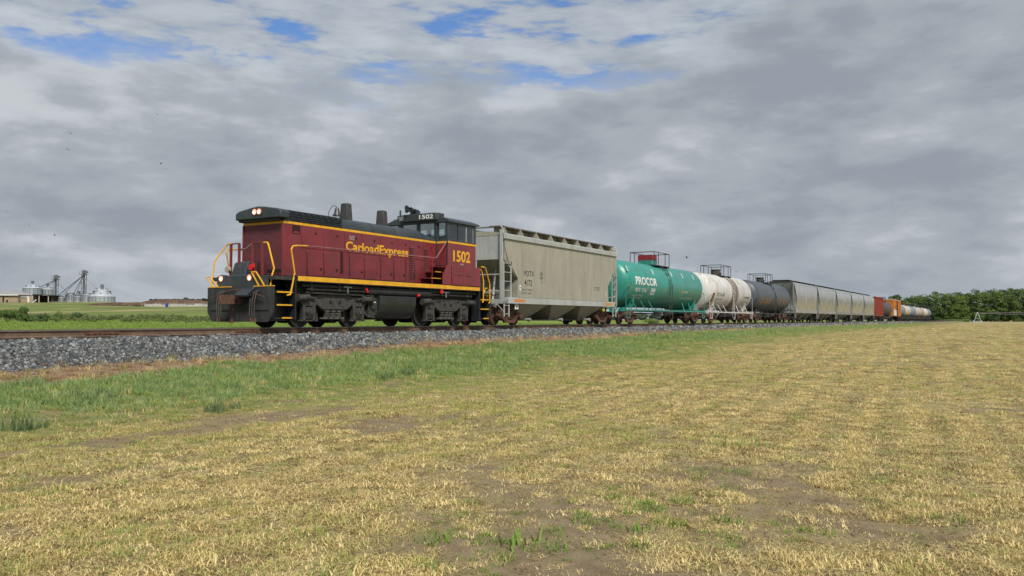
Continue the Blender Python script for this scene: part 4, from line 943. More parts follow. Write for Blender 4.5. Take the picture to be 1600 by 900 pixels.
for e in (-1, 1):
    mb = MB(); mb.box(*sorted((e * 6.36, e * 5.96)), -1.32, 1.32, 4.455, 4.495); mb.build('end_running_board', hopgrey2, hop)
    mb = MB(); mb.tube([(e * 6.36, -1.30, 4.48), (e * 6.42, -1.42, 4.38), (e * 6.40, -1.5, 4.1), (e * 6.38, -1.5, 3.9)], .03); mb.tube([(e * 6.36, 1.30, 4.48), (e * 6.42, 1.42, 4.38), (e * 6.40, 1.5, 4.1)], .03); mb.build('corner_grab', hopgrey2, hop)
    for s in (-1, 1):
        ladder(*(sorted((e * 6.4, e * 5.75))), 1.05, 2.9, s * 1.48, hopgrey2, hop, 5); ladder(*(sorted((e * 6.32, e * 5.9))), .40, 1.0, s * 1.46, hopgrey2, hop, 2, name='sill_step')
        mb = MB(); mb.tube([(e * 5.75, s * 1.48, 2.85), (e * 5.68, s * 1.48, 2.95), (e * 5.6, s * 1.49, 3.05)], .02); mb.tube([(e * 6.85, s * 1.4, .95), (e * 6.3, s * 1.44, .6)], .03); mb.build('grab_iron', hopgrey2, hop)
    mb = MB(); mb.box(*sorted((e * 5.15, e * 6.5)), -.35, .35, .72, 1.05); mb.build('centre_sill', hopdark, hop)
    mb = coupler_mb(e * 6.35, e); mb.build('coupler', rustm, hop)
end_frame(hop, 6.48, hopgrey2, 4.3, 1.2)
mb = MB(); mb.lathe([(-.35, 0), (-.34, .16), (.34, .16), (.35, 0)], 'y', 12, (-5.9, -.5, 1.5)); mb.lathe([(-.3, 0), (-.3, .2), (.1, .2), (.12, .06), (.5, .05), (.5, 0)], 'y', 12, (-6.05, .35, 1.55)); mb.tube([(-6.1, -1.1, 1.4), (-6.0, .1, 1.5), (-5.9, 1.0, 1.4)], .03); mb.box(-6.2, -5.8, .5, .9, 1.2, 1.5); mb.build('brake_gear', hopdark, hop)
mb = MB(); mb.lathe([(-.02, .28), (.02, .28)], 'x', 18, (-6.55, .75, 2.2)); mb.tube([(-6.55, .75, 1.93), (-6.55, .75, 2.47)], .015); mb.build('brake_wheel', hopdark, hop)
for xc in (-3.35, 0, 3.35):
    mb = MB(); T, B = [(xc - 1.5, -1.36), (xc + 1.5, -1.36), (xc + 1.5, 1.36), (xc - 1.5, 1.36)], [(xc - .42, -.62), (xc + .42, -.62), (xc + .42, .62), (xc - .42, .62)]
    mb.add([(*p, 1.0) for p in T] + [(*p, .30) for p in B], [(0, 1, 5, 4), (1, 2, 6, 5), (2, 3, 7, 6), (3, 0, 4, 7), (4, 5, 6, 7)]); by = mb.build('hopper_bay', hopgrey, hop)
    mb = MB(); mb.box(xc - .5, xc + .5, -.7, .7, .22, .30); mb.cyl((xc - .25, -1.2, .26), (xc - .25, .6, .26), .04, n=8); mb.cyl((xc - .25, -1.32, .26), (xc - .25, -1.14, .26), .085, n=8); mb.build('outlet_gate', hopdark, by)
for x in (-5.2, 5.2): truck(hop, x)
letter_side('lettering', 'POTX', -4.52, -3.62, 2.30, .25, -1.504, blacklet, hop, off=.012, sp=1.2)
letter_side('lettering', '4172', -4.55, -3.80, 1.86, .26, -1.504, blacklet, hop, off=.012)
letter_side('lettering', 'LD LMT  195400', -4.75, -3.85, 1.62, .075, -1.504, blacklet, hop); letter_side('lettering', 'LT WT    67600', -4.8, -3.92, 1.46, .075, -1.504, blacklet, hop)
mb = MB(); mb.box(-5.0, -4.84, -1.504, -1.502, 1.62, 1.86); pl = mb.build('placard', white, hop); mb = MB(); mb.cyl((-4.92, -1.505, 1.74), (-4.92, -1.508, 1.74), .04, n=8); mb.build('placard_dot', blacklet, pl)
mb = MB()
for x0, x1, z0, z1 in ((-2.98, -2.72, 2.50, 2.53), (-2.98, -2.72, 2.22, 2.25), (-2.98, -2.955, 2.25, 2.5), (-2.745, -2.72, 2.25, 2.5), (-2.88, -2.82, 2.38, 2.45), (-2.88, -2.82, 2.28, 2.33), (-2.9, -2.8, 2.06, 2.1)): mb.box(x0, x1, -1.505, -1.502, z0, z1)
mb.build('stencil', blacklet, hop)
letter_side('lettering', 'REPACKED', 3.3, 4.0, 1.98, .07, -1.504, blacklet, hop); letter_side('lettering', 'PS 12-08', 3.25, 3.9, 1.86, .07, -1.504, blacklet, hop)
letter_side('lettering', 'C', 4.75, 4.92, 1.62, .2, -1.504, white, hop); letter_side('lettering', '4', 3.1, 3.22, 1.07, .12, -1.528, white, hop)
letter_front('lettering', 'POTX', .78, .18, 3.78, .15, -6.335, blacklet, hop, off=.01); letter_front('lettering', '4172', .78, .30, 3.55, .15, -6.335, blacklet, hop, off=.01)
for k, (tx, wd) in enumerate((('CAPY', .22), ('L 54 00', .38), ('H 15 00', .38), ('EW 10-4 H 14-10', .68), ('CU FT 4000', .48), ('PLATE C EXCEEDS', .78), ('BLT 10-78 LUBE', .72))):
    letter_front('lettering', tx, .78, .78 - wd, 3.36 - k * .085, .05, -6.335, blacklet, hop, off=.004)


# ------------------------------------------------------------------ tank cars
def tank_car(name, xc, half, r, zc, m, label, frame, wb=None, rails=True, detail=True, plat_w=2.9, endm=None, band=None, group='tank cars of the train'):
    T = empty(name, (xc, YT, ZR)); tag(T, label, 'tank car', group)
    L = half - .45; hd = .62; prof_ = [(-L, 0)] + [(-L + hd * (1 - math.cos(a)), r * math.sin(a)) for a in np.linspace(.15, math.pi / 2, 7)]
    prof_ = prof_ + [(-a, q) for a, q in prof_[::-1]]; n = 40 if detail else 24
    mb = MB(); mb.lathe(prof_, 'x', n, (0, 0, zc)); shell = mb.build('tank_shell', m, T)
    if detail:
        for x in (-L + hd, -L * .42, L * .42, L - hd):
            mb = MB(); mb.lathe([(x - .02, r), (x - .012, r + .006), (x + .012, r + .006), (x + .02, r)], 'x', n, (0, 0, zc)); mb.build('weld_seam', m, shell)
    if band:
        for a, b_, bm_ in band: mb = MB(); mb.lathe([(a, r + .001), (a, r + .012), (b_, r + .012), (b_, r + .001)], 'x', n, (0, 0, zc)); mb.build('tank_band', bm_, shell)
    # underframe: stub sills, saddles, walkway bars
    mb = MB()
    for e in (-1, 1):
        mb.box(*sorted((e * half, e * (half - 3.0))), -.33, .33, .72, 1.06); mb.box(*sorted((e * half, e * (half - .2))), -1.38, 1.38, .78, 1.0)
        mb.prism([(-1.1, 1.0), (1.1, 1.0), (1.25, zc - .6), (.9, zc - 1.15), (0, zc - r + .02), (-.9, zc - 1.15), (-1.25, zc - .6)], e * (half - 2.1) - .08, e * (half - 2.1) + .08, 'x')
    mb.build('stub_sill', frame, T)
    for s in (-1, 1):
        mb = MB(); mb.box(-half + .3, half - .3, *sorted((s * 1.36, s * 1.44)), .82, .90); wk = mb.build('side_sill', frame, T)
        mb = MB()
        for e in (-1, 1):
            mb.tube([(e * (half - .4), s * 1.38, .9), (e * (half - .4), s * 1.38, 2.1), (e * (half - .5), s * 1.38, 2.25), (e * (half - 1.3), s * 1.38, 2.25), (e * (half - 1.4), s * 1.38, 2.1)], .022) if detail else None
            for x in (half - 2.2, half - 3.6, half - 5.0): mb.tube([(e * x, s * 1.38, .88), (e * (x + (.25 if s < 0 else .2)), s * 1.12, 1.45)], .03)
            mb.tube([(e * (half - .5), s * 1.40, .85), (e * (half - .5), s * 1.40, .38), (e * (half - .95), s * 1.40, .38), (e * (half - .95), s * 1.40, .85)], .025)
        mb.build('sill_bracket', frame, wk)
        if detail:
            mb = MB(); a = [zc - .1 + .0, 0]
            for x in (-.22, .22):
                mb.tube([(x, s * 1.44, .86), (x, s * (r + .08), zc), (x, s * r * .80, zc + r * .72), (x, s * .75, zc + r * .92)], .022)
                mb.tube([(x * 2.4, s * 1.44, .84), (x * .9, s * 1.5, .30)], .02)
            for q in np.linspace(0, 1, 7): mb.cyl((-.22, s * (1.44 + (r + .08 - 1.44) * q), .9 + (zc - .9) * q), (.22, s * (1.44 + (r + .08 - 1.44) * q), .9 + (zc - .9) * q), .016, n=6)
            for q in (.3, .6, .9): mb.cyl((-.22, s * (r * math.cos(q) + .06), zc + r * math.sin(q)), (.22, s * (r * math.cos(q) + .06), zc + r * math.sin(q)), .016, n=6)
            mb.cyl((-.2, s * 1.5, .30), (.2, s * 1.5, .30), .018, n=6); mb.build('ladder', frame if frame is not greenp else grime2, T)
    # dome platform
    top = zc + r; pw = plat_w / 2; mb = MB(); mb.box(-pw, pw, -.85, -.45, top - .10, top - .05); mb.box(-pw, pw, .45, .85, top - .10, top - .05)
    for x in (-pw, 0, pw): mb.box(x - .04, x + .04, -.85, .85, top - .16, top - .1)
    pf = mb.build('dome_platform', blackg, T)
    mb = MB(); zr = top + .80; pts_ = [(-pw, -.85), (-pw * .45, -.85), (pw * .45, -.85), (pw, -.85), (pw, .85), (pw * .45, .85), (-pw * .45, .85), (-pw, .85)]
    for x, y in pts_: mb.tube([(x, y, top - .08), (x, y, zr)], .024)
    mb.tube([(-pw, -.85, zr), (pw, -.85, zr), (pw, .85, zr), (-pw, .85, zr), (-pw, -.85, zr)], .026); mb.build('guard_rail', blackg, pf)
    mb = MB(); mb.cyl((-.1, 0, top - .15), (-.1, 0, top + .42), .36, n=16); mb.cyl((-.1, 0, top + .42), (-.1, 0, top + .5), .40, n=16)
    for x, y in ((.55, .1), (.75, -.15), (.95, .1), (-.75, .0)): mb.cyl((x, y, top - .1), (x, y, top + .28), .07, n=8); mb.cyl((x, y, top + .2), (x, y, top + .26), .12, n=8)
    mb.build('manway', grime2 if endm is None else endm, pf)
    for e in (-1, 1):
        truck(T, e * (half - 1.7), simple=not detail, m=rustm if detail else grime, key='rust' if detail else 'dark')
        mb = coupler_mb(e * half, e); mb.build('coupler', rustm, T)
    mb = MB(); mb.lathe([(-.6, 0), (-.58, .2), (.58, .2), (.6, 0)], 'x', 12, (1.6, -.7, .72)); mb.box(-.5, .1, -.8, -.4, .5, .95); mb.tube([(-half + 2, .5, .7), (half - 2, .5, .7)], .035); mb.build('brake_gear', grime, T)
    return T


tg = tank_car('tank_car', 54.45, 8.05, 1.46, 2.52, greenp, 'green tank car lettered PROCOR with a red capped dome box', greenp)
tb = lambda zz, r=1.46, zc=2.52, off=.012: -(math.sqrt(max(.01, r * r - (zz - zc) ** 2)) + off)
procor_y = lambda zz: tb(zz)
letter_side('lettering', 'PROCOR', -6.25, -2.6, 2.42, .50, 0, white, tg, off=.026, ycurve=procor_y)
letter_side('lettering', 'PROX  75106', -6.2, -4.4, 1.98, .24, 0, white, tg, off=.006, ycurve=procor_y)
letter_side('lettering', 'LD LMT 190800', -6.4, -4.6, 1.72, .09, 0, white, tg, ycurve=procor_y); letter_side('lettering', 'LT WT 72200', -6.8, -4.7, 1.56, .09, 0, white, tg, ycurve=procor_y)
letter_side('lettering', 'TEST', 2.9, 3.7, 2.12, .13, 0, white, tg, ycurve=procor_y); letter_side('lettering', 'VALVE 165 PSI', 2.6, 4.9, 1.72, .10, 0, white, tg, ycurve=procor_y)
def shell_patch(name, x0, x1, z0, z1, m, parent, lean=0., n=4, yc=procor_y):
    mb = MB(); zs = np.linspace(z0, z1, n); vs = []
    for z in zs: q = lean * (z - z0) / (z1 - z0); vs += [(x0 + q, yc(z), z), (x1 + q, yc(z), z)]
    mb.add(vs, [(2 * i, 2 * i + 1, 2 * i + 3, 2 * i + 2) for i in range(n - 1)]); return mb.build(name, m, parent)
shell_patch('data_plate', -3.6, -2.8, 2.02, 2.26, mat('white_print', (.5, .55, .53), .6, var=.4, scale=30), tg); shell_patch('data_plate', -3.6, -2.85, 1.84, 1.99, mat('white_print', (.5, .55, .53), .6), tg)
shell_patch('orange_label', 2.35, 2.75, 2.10, 2.26, orange_refl, tg)
for x in (-7.1, -4.4, -1.2, 4.5, 6.6): shell_patch('reflective_stripe', x, x + .07, 1.9, 2.35, orange_refl, tg, .12)
for x in (-7.3, -3.0, .6, 2.9, 5.3): shell_patch('worn_decal', x, x + .22, 3.18, 3.55, mat('faded_decal', (.42, .50, .44), .7, var=.4, scale=12), tg, .3)
mb = MB(); mb.box(-1.05, -.05, -.5, .45, 3.95, 4.26); rb = mb.build('dome_box', greenp, tg); mb = MB(); mb.box(-1.06, -.04, -.51, .46, 4.262, 4.62); mb.build('dome_box_cap', mat('faded_red', (.22, .02, .025), .5), rb)
tw = tank_car('tank_car', 69.9, 6.8, 1.46, 2.52, whitetank, 'dirty white tank car with a brown stained band round the middle', whitetank, band=[(-.25, 1.55, mat('brown_residue', (.20, .165, .14), .75, var=.25, scale=2, dirt=(.13, .1, .08), damt=.5))])
letter_side('lettering', 'UTLX 64', -4.6, -2.6, 2.15, .25, 0, blacklet, tw, ycurve=procor_y); letter_side('lettering', 'LD LMT 198000', -4.8, -2.9, 1.85, .09, 0, blacklet, tw, ycurve=procor_y); letter_side('lettering', '1987', 3.4, 5.4, 2.1, .18, 0, blacklet, tw, ycurve=procor_y)
shell_patch('rust_stain', -5.95, -5.35, 1.45, 2.35, mat('rust_stain', (.25, .12, .05), .8, var=.4, scale=3), tw, .2)
tk = tank_car('tank_car', 85.0, 7.65, 1.46, 2.52, blacktank, 'black tank car with orange markings between white tank and silver hoppers', grime)
for x, l in ((-5.4, .5), (-4.2, .0), (-3.3, .1), (-2.5, .4), (.2, .2), (2.2, .4), (3.6, .35), (5.0, .2)): shell_patch('orange_marking', x, x + .16, 1.75, 2.35 if l else 2.0, orange_refl, tk, l)
letter_side('lettering', 'GATX', -4.1, -2.7, 1.85, .22, 0, orange_refl, tk, ycurve=procor_y)


# ------------------------------------------------------------------ silver round-sided hoppers
def silver_hopper(xc, label, detail=True):
    H = empty('covered_hopper_car', (xc, YT, ZR)); tag(H, label, 'hopper car', 'silver hopper cars in a row')
    if 'silver' not in TRUCKS:
        prof_ = [(.95, 4.42), (1.30, 4.30), (1.50, 4.05), (1.585, 3.5), (1.60, 2.9), (1.58, 2.3), (1.53, 1.8), (1.50, 1.42), (1.50, 1.30)]
        hl = [6.42, 6.40, 6.36, 6.16, 5.86, 5.62, 5.70, 5.92, 6.0]; mb = MB()
        for s in (-1, 1):
            vs = []; nxs = 9
            for (y, z), l in zip(prof_, hl):
                for u in np.linspace(-1, 1, nxs): vs.append((u * l, s * y, z))
            fs_ = [(i * nxs + j, i * nxs + j + 1, (i + 1) * nxs + j + 1, (i + 1) * nxs + j) for i in range(len(prof_) - 1) for j in range(nxs - 1)]
            mb.add(vs, fs_ if s > 0 else [f[::-1] for f in fs_], True)
        sides = mb.mesh('side_shell', silver); mb = MB()
        for e in (-1, 1):
            ring = [(e * (l - .015), y, z) for (y, z), l in zip(prof_, hl)] + [(e * (l - .015), -y, z) for (y, z), l in list(zip(prof_, hl))[::-1]]
            mb.add(ring, [(i, i + 1, 17 - i - 1, 17 - i) if e < 0 else (17 - i, 17 - i - 1, i + 1, i) for i in range(8)])
        ends = mb.mesh('end_sheet', silver_end); mb = MB(); mb.prism([(-1.0, 4.40), (1.0, 4.40), (.6, 4.50), (-.6, 4.50)], -6.42, 6.42, 'x'); mb.box(-6.45, 6.45, -.9, .9, 4.56, 4.60)
        for x in np.linspace(-6.1, 6.1, 9): mb.box(x - .03, x + .03, -.85, .85, 4.48, 4.56)
        mb.box(-6.48, -6.2, -1.35, 1.35, 4.40, 4.46); rfm = mb.mesh('running_board', grime)
        mb = MB(); mb.box(-6.1, 6.1, -1.56, -1.44, 1.02, 1.34); mb.box(-6.1, 6.1, 1.44, 1.56, 1.02, 1.34); slm_ = mb.mesh('side_sill', silver)
        mb = MB()
        for xc_ in (-3.4, 0, 3.4):
            T2, B2 = [(xc_ - 1.4, -1.3), (xc_ + 1.4, -1.3), (xc_ + 1.4, 1.3), (xc_ - 1.4, 1.3)], [(xc_ - .45, -.6), (xc_ + .45, -.6), (xc_ + .45, .6), (xc_ - .45, .6)]
            mb.add([(*p, 1.04) for p in T2] + [(*p, .28) for p in B2], [(0, 1, 5, 4), (1, 2, 6, 5), (2, 3, 7, 6), (3, 0, 4, 7), (4, 5, 6, 7)])
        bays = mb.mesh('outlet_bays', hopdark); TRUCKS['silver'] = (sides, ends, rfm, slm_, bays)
    for nm, me in zip(('side_shell', 'end_sheet', 'running_board', 'side_sill', 'outlet_bays'), TRUCKS['silver']): link(nm, me, H)
    end_frame(H, 6.45, silver_end, 4.42, 1.2)
    for e in (-1, 1):
        ladder(*(sorted((e * 6.4, e * 5.95))), .4, 3.2, -1.5, silver_end, H, 7); mb = MB(); mb.box(*sorted((e * 5.0, e * 6.5)), -.35, .35, .7, 1.02); mb.build('centre_sill', grime, H)
        truck(H, e * 4.95, m=grime, key='dark', simple=not detail); coupler_mb(e * 6.3, e).build('coupler', rustm, H)
    if detail:      # end placard lettering and vent
        letter_front('lettering', 'CAPY 4000', .6, -.3, 3.9, .12, -6.36, blacklet, H)
    return H


ordw = ('first', 'second', 'third', 'fourth', 'last')
for k, xc in enumerate((100.2, 113.5, 126.8, 140.1, 153.2)):
    silver_hopper(xc, f'shiny silver round sided hopper car, {ordw[k]} of five behind the black tank car', k < 2)

# ------------------------------------------------------------------ red ribbed car, dark tank, orange box car, far tanks
rc = empty('ribbed_hopper_car', (166.6, YT, ZR)); tag(rc, 'oxide red ribbed hopper car just behind the silver hoppers', 'hopper car')
mb = MB(); mb.prism([(-6.3, 4.25), (-6.3, 3.2), (-5.0, 1.3), (5.0, 1.3), (6.3, 3.2), (6.3, 4.25)], -1.40, 1.40); mb.build('body', redcar, rc)
for s in (-1, 1):
    mb = MB(); mb.box(-6.3, 6.3, *sorted((s * 1.402, s * 1.46)), 1.55, 4.25); ss_ = mb.build('side_sheet', redcar, rc)
    for x in np.linspace(-6.2, 6.2, 11): mb = MB(); mb.box(x - .09, x + .09, *sorted((s * 1.461, s * 1.56)), 1.2, 4.27); mb.build('side_rib', redcar, ss_)
    mb = MB(); mb.box(-6.35, 6.35, *sorted((s * 1.40, s * 1.6)), 4.275, 4.4); mb.build('top_chord', redcar, ss_)
    mb = MB(); mb.box(-6.3, 6.3, *sorted((s * 1.44, s * 1.58)), 1.02, 1.19); mb.build('side_sill', redcar, ss_)
for xc in (-3.3, 0, 3.3):
    mb = MB(); T, B = [(xc - 1.4, -1.3), (xc + 1.4, -1.3), (xc + 1.4, 1.3), (xc - 1.4, 1.3)], [(xc - .4, -.6), (xc + .4, -.6), (xc + .4, .6), (xc - .4, .6)]
    mb.add([(*p, 1.3) for p in T] + [(*p, .3) for p in B], [(0, 1, 5, 4), (1, 2, 6, 5), (2, 3, 7, 6), (3, 0, 4, 7), (4, 5, 6, 7)]); mb.build('hopper_bay', redcar, rc)
for e in (-1, 1): truck(rc, e * 5.0, m=grime, key='dark', simple=True); coupler_mb(e * 6.2, e).build('coupler', rustm, rc)
end_frame(rc, 6.4, redcar, 4.3, 1.2)
browntank = mat('dark_brown_tank_paint', (.065, .055, .05), .5, var=.2, scale=.8, dirt=(.11, .08, .06), damt=.5, streak=True)
tank_car('tank_car', 182.0, 7.4, 1.46, 2.5, browntank, 'dark brown tank car between red ribbed car and orange box car', grime, detail=False)
bc = empty('box_car', (198.3, YT, ZR)); tag(bc, 'orange box car with dark open doorway and white graffiti', 'box car')
mb = MB(); mb.box(-7.6, 7.6, -1.45, 1.45, 1.05, 4.5); mb.build('body', orangecar, bc)
for s in (-1, 1):
    for x in list(np.linspace(-7.4, -1.9, 8)) + list(np.linspace(2.1, 7.4, 8)): mb = MB(); mb.box(x - .07, x + .07, *sorted((s * 1.452, s * 1.53)), 1.1, 4.45); mb.build('side_rib', orangecar, bc)
    mb = MB(); mb.box(-1.5, 1.4, *sorted((s * 1.452, s * 1.47)), 1.15, 4.3); mb.build('doorway', dark, bc)
    mb = MB(); mb.prism([(-7.4, 1.15), (-7.3, 2.3), (-6.2, 2.7), (-5.2, 2.2), (-4.3, 2.6), (-3.0, 2.1), (-1.8, 2.4), (-1.7, 1.15)], *sorted((s * 1.535, s * 1.54))); mb.build('graffiti', mat('white_graffiti', (.6, .6, .6), .6, var=.3, scale=2), bc)
for e in (-1, 1):
    for z in np.linspace(1.6, 4.2, 6): mb = MB(); mb.box(*sorted((e * 7.602, e * 7.66)), -1.35, 1.35, z - .08, z + .08); mb.build('end_rib', orangecar, bc)
    truck(bc, e * 5.9, m=grime, key='dark', simple=True); coupler_mb(e * 7.6, e).build('coupler', rustm, bc)
mb = MB(); mb.prism([(-1.5, 4.48), (1.5, 4.48), (1.2, 4.62), (0, 4.7), (-1.2, 4.62)], -7.65, 7.65, 'x'); mb.build('roof', mat('pale_roof', (.45, .44, .42), .6), bc)
cream = mat('cream_tank_paint', (.50, .47, .38), .5, var=.1, scale=.8, dirt=(.3, .25, .18), damt=.4, streak=True)
for xc, hf, m, lb in ((213.0, 6.0, greytank, 'small grey tank car just behind the orange box car'), (226.0, 6.2, cream, 'bright cream tank car, second behind the orange box car'), (240.6, 7.4, greytank, 'long grey tank car behind the bright cream one'),
                      (255.5, 6.6, mat('pale_grey_tank_paint', (.38, .40, .42), .5, var=.1), 'pale grey tank car in front of the tan one'), (269.5, 6.3, tantank, 'tan tank car near the end of the train'), (283.0, 6.2, whitetank, 'white tank car, last but one of the train'), (296.2, 6.0, greytank, 'grey tank car at the very end of the train')):
    tank_car('tank_car', xc, hf, 1.42, 2.45, m, lb, grime, detail=False)


# ------------------------------------------------------------------ foliage
def quads_mesh(name, V, m):
    """V: (n,4,3) leaf quads"""
    V = np.asarray(V, np.float32); n = len(V); me = bpy.data.meshes.new(name); me.vertices.add(n * 4); me.vertices.foreach_set('co', V.reshape(-1))
    me.loops.add(n * 4); me.loops.foreach_set('vertex_index', np.arange(n * 4, dtype=np.int32)); me.polygons.add(n)
    me.polygons.foreach_set('loop_start', np.arange(0, n * 4, 4, dtype=np.int32)); me.materials.append(m); me.update(calc_edges=True); return me


def leaf_quads(cen, rad, n, size, rn, up=.35):
    """leaf sprays on the shells of clumps: cen (k,3), rad (k,3)"""
    k = len(cen); i = rn.integers(0, k, n); d = rn.normal(size=(n, 3)); d[:, 2] = np.abs(d[:, 2]) * .9 - .25; d /= np.linalg.norm(d, axis=1, keepdims=True)
    p = cen[i] + d * rad[i] * rn.uniform(.55, 1.05, (n, 1)) ** .6
    nr = d + rn.normal(0, .45, (n, 3)); nr[:, 2] += up; nr /= np.linalg.norm(nr, axis=1, keepdims=True)
    u = np.cross(nr, rn.normal(size=(n, 3))); u /= np.linalg.norm(u, axis=1, keepdims=True); v = np.cross(nr, u); s = size * rn.uniform(.5, 1.3, (n, 1))
    return np.stack([p - u * s, p - v * s * .7, p + u * s, p + v * s * .7], 1)


def tree_clumps(x, y, z0, h, r, rn, k=14, low=.12):
    a = rn.uniform(0, 6.28, k); t_ = rn.uniform(low, .93, k); wd = r * np.clip(np.sin(np.clip(t_ * 1.05 + .12, 0, 1) * math.pi) ** .6, .35, 1) * rn.uniform(.35, .85, k)
    c_ = np.stack([x + wd * np.cos(a), y + wd * np.sin(a), z0 + h * t_], -1); rr = r * rn.uniform(.30, .52, (k, 1)) * np.array([[1, 1, .8]]); return c_, rr


lf_mid = leafmat('leaf_mid_green', (.095, .155, .042), (.14, .20, .058), .3); lf_dark = leafmat('leaf_dark_green', (.06, .11, .045), (.09, .14, .055), .25)
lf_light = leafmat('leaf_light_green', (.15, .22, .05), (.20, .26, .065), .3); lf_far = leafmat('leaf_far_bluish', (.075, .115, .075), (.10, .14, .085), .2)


def lone_tree(name, px, dist, h, r, m, label, n=1400, size=.32, z0=None, k=12, group=None):
    rn = np.random.default_rng(int(px * 7 + dist)); b0 = spot(px, dist); z0 = float(zground(b0.x, b0.y)) if z0 is None else z0
    t_ = empty(name, (b0.x, b0.y, z0)); tag(t_, label, 'tree', group)
    c_, rr = tree_clumps(0, 0, 0, h, r, rn, k, .28); link('crown', quads_mesh('crown', leaf_quads(c_, rr, n, size, rn), m), t_)
    mb = MB(); mb.cyl((0, 0, -.3), (0, 0, h * .45), r * .09, r * .055, n=8)
    for q in range(5): a = q * 1.3; mb.cyl((0, 0, h * (.25 + .05 * q)), (r * .55 * math.cos(a), r * .55 * math.sin(a), h * (.5 + .06 * q)), r * .04, r * .015, n=6)
    mb.build('trunk', bark, t_); return t_


# the wood at the end of the line
rn = np.random.default_rng(5); Q = {0: [], 1: [], 2: []}
for row_ in range(4):
    for px in np.arange(1408, 1800, 10):
        px = px + rn.uniform(-5, 5); d = 470 + row_ * 11 + rn.uniform(-4, 4); b0 = spot(px, d)
        top = np.interp(px, [1405, 1440, 1500, 1560, 1800], [463, 457, 453, 449, 448]) + rn.uniform(-1.5, 4.5) + (3 - row_) * 1.6
        h = elev(top, d); r = rn.uniform(3.2, 5.2); c_, rr = tree_clumps(b0.x, b0.y, 0, h, r, rn, 22, .04)
        Q[rn.choice([0, 1, 2], p=[.5, .28, .22])].append(leaf_quads(c_, rr, 1700 if row_ < 2 else 1000, .37, rn))
for kk, m, nm, lb in ((0, lf_mid, 'woodland', 'mid green leafy mass of the distant wood behind the field'), (1, lf_dark, 'woodland', 'dark green trees mixed into the distant wood'), (2, lf_light, 'woodland', 'light green trees mixed into the distant wood')):
    tag(link(nm, quads_mesh(nm, np.concatenate(Q[kk]), m)), lb, 'wood', kind='stuff')
lone_tree('deciduous_tree', 1402, 476, elev(458.5, 476), 4.6, lf_dark, 'dark green tall tree at the left end of the wood', 1700, .55, 0., 16)
lone_tree('deciduous_tree', 1419, 455, elev(474, 455), 4.6, lf_light, 'light green round tree in front of the wood behind the last tank cars', 1700, .5, 0., 16)
lone_tree('deciduous_tree', 1392, 500, elev(463, 500), 3.6, lf_mid, 'slim green tree showing just above the orange box car', 1200, .5, 0., 14)
# low belt far beyond the meadow
Q = []
for px in np.arange(840, 1420, 9):
    d = 760 + rn.uniform(-20, 20); b0 = spot(px + rn.uniform(-3, 3), d); c_, rr = tree_clumps(b0.x, b0.y, 1.0, elev(491 + rn.uniform(-3, 1.5), d) - 1, 5., rn, 7, .05); Q.append(leaf_quads(c_, rr, 120, 1.3, rn))
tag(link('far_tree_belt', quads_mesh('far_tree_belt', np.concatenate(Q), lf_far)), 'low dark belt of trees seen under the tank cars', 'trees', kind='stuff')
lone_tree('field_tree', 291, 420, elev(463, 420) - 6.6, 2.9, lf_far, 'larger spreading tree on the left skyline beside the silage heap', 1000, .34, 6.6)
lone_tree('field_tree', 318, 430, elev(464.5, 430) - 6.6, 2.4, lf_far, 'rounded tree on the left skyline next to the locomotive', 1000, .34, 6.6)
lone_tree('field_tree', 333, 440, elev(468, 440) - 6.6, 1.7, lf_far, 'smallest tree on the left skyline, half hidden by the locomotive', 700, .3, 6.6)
# weeds and shrubs along the ditch beyond the track
Q = []
for px in np.arange(-40, 360, 3.0):
    d = 92 + rn.uniform(-6, 10); b0 = spot(px, d); z0 = float(zground(b0.x, b0.y)); h = rn.uniform(.35, .75) * (1.15 if px < 130 else .8); k = 4
    c_ = np.stack([b0.x + rn.normal(0, .35, k), b0.y + rn.normal(0, .35, k), z0 + rn.uniform(.1, .8, k) * h], -1); Q.append(leaf_quads(c_, np.full((k, 3), .28) * np.array([[1, 1, .9]]), 110, .075, rn))
tag(link('ditch_weeds', quads_mesh('ditch_weeds', np.concatenate(Q), leafmat('ditch_leaf', (.11, .15, .05), (.16, .19, .075), .25))), 'scrubby green weeds along the ditch beyond the track', 'weeds', kind='stuff')


def shrub(px, d, h, r, m, label, n=900, size=.07, z0=None):
    b0 = spot(px, d); z0 = float(zground(b0.x, b0.y)) if z0 is None else z0; o = empty('shrub', (b0.x, b0.y, z0)); tag(o, label, 'shrub', 'shrubs beyond the track'); rs = np.random.default_rng(int(px * 3 + 11))
    k = 9; a = rs.uniform(0, 6.28, k); c_ = np.stack([r * .55 * np.cos(a) * rs.uniform(.2, 1, k), r * .55 * np.sin(a) * rs.uniform(.2, 1, k), h * rs.uniform(.2, .8, k)], -1)
    link('foliage', quads_mesh('foliage', leaf_quads(c_, np.repeat(np.array([[r * .42, r * .42, h * .26]]), k, 0), n, size, rs), m), o)
    mb = MB()
    for q in range(5): mb.cyl((0, 0, -.05), (r * .4 * math.cos(q * 1.25), r * .4 * math.sin(q * 1.25), h * .7), .03, .01, n=5)
    mb.build('stem', bark, o)


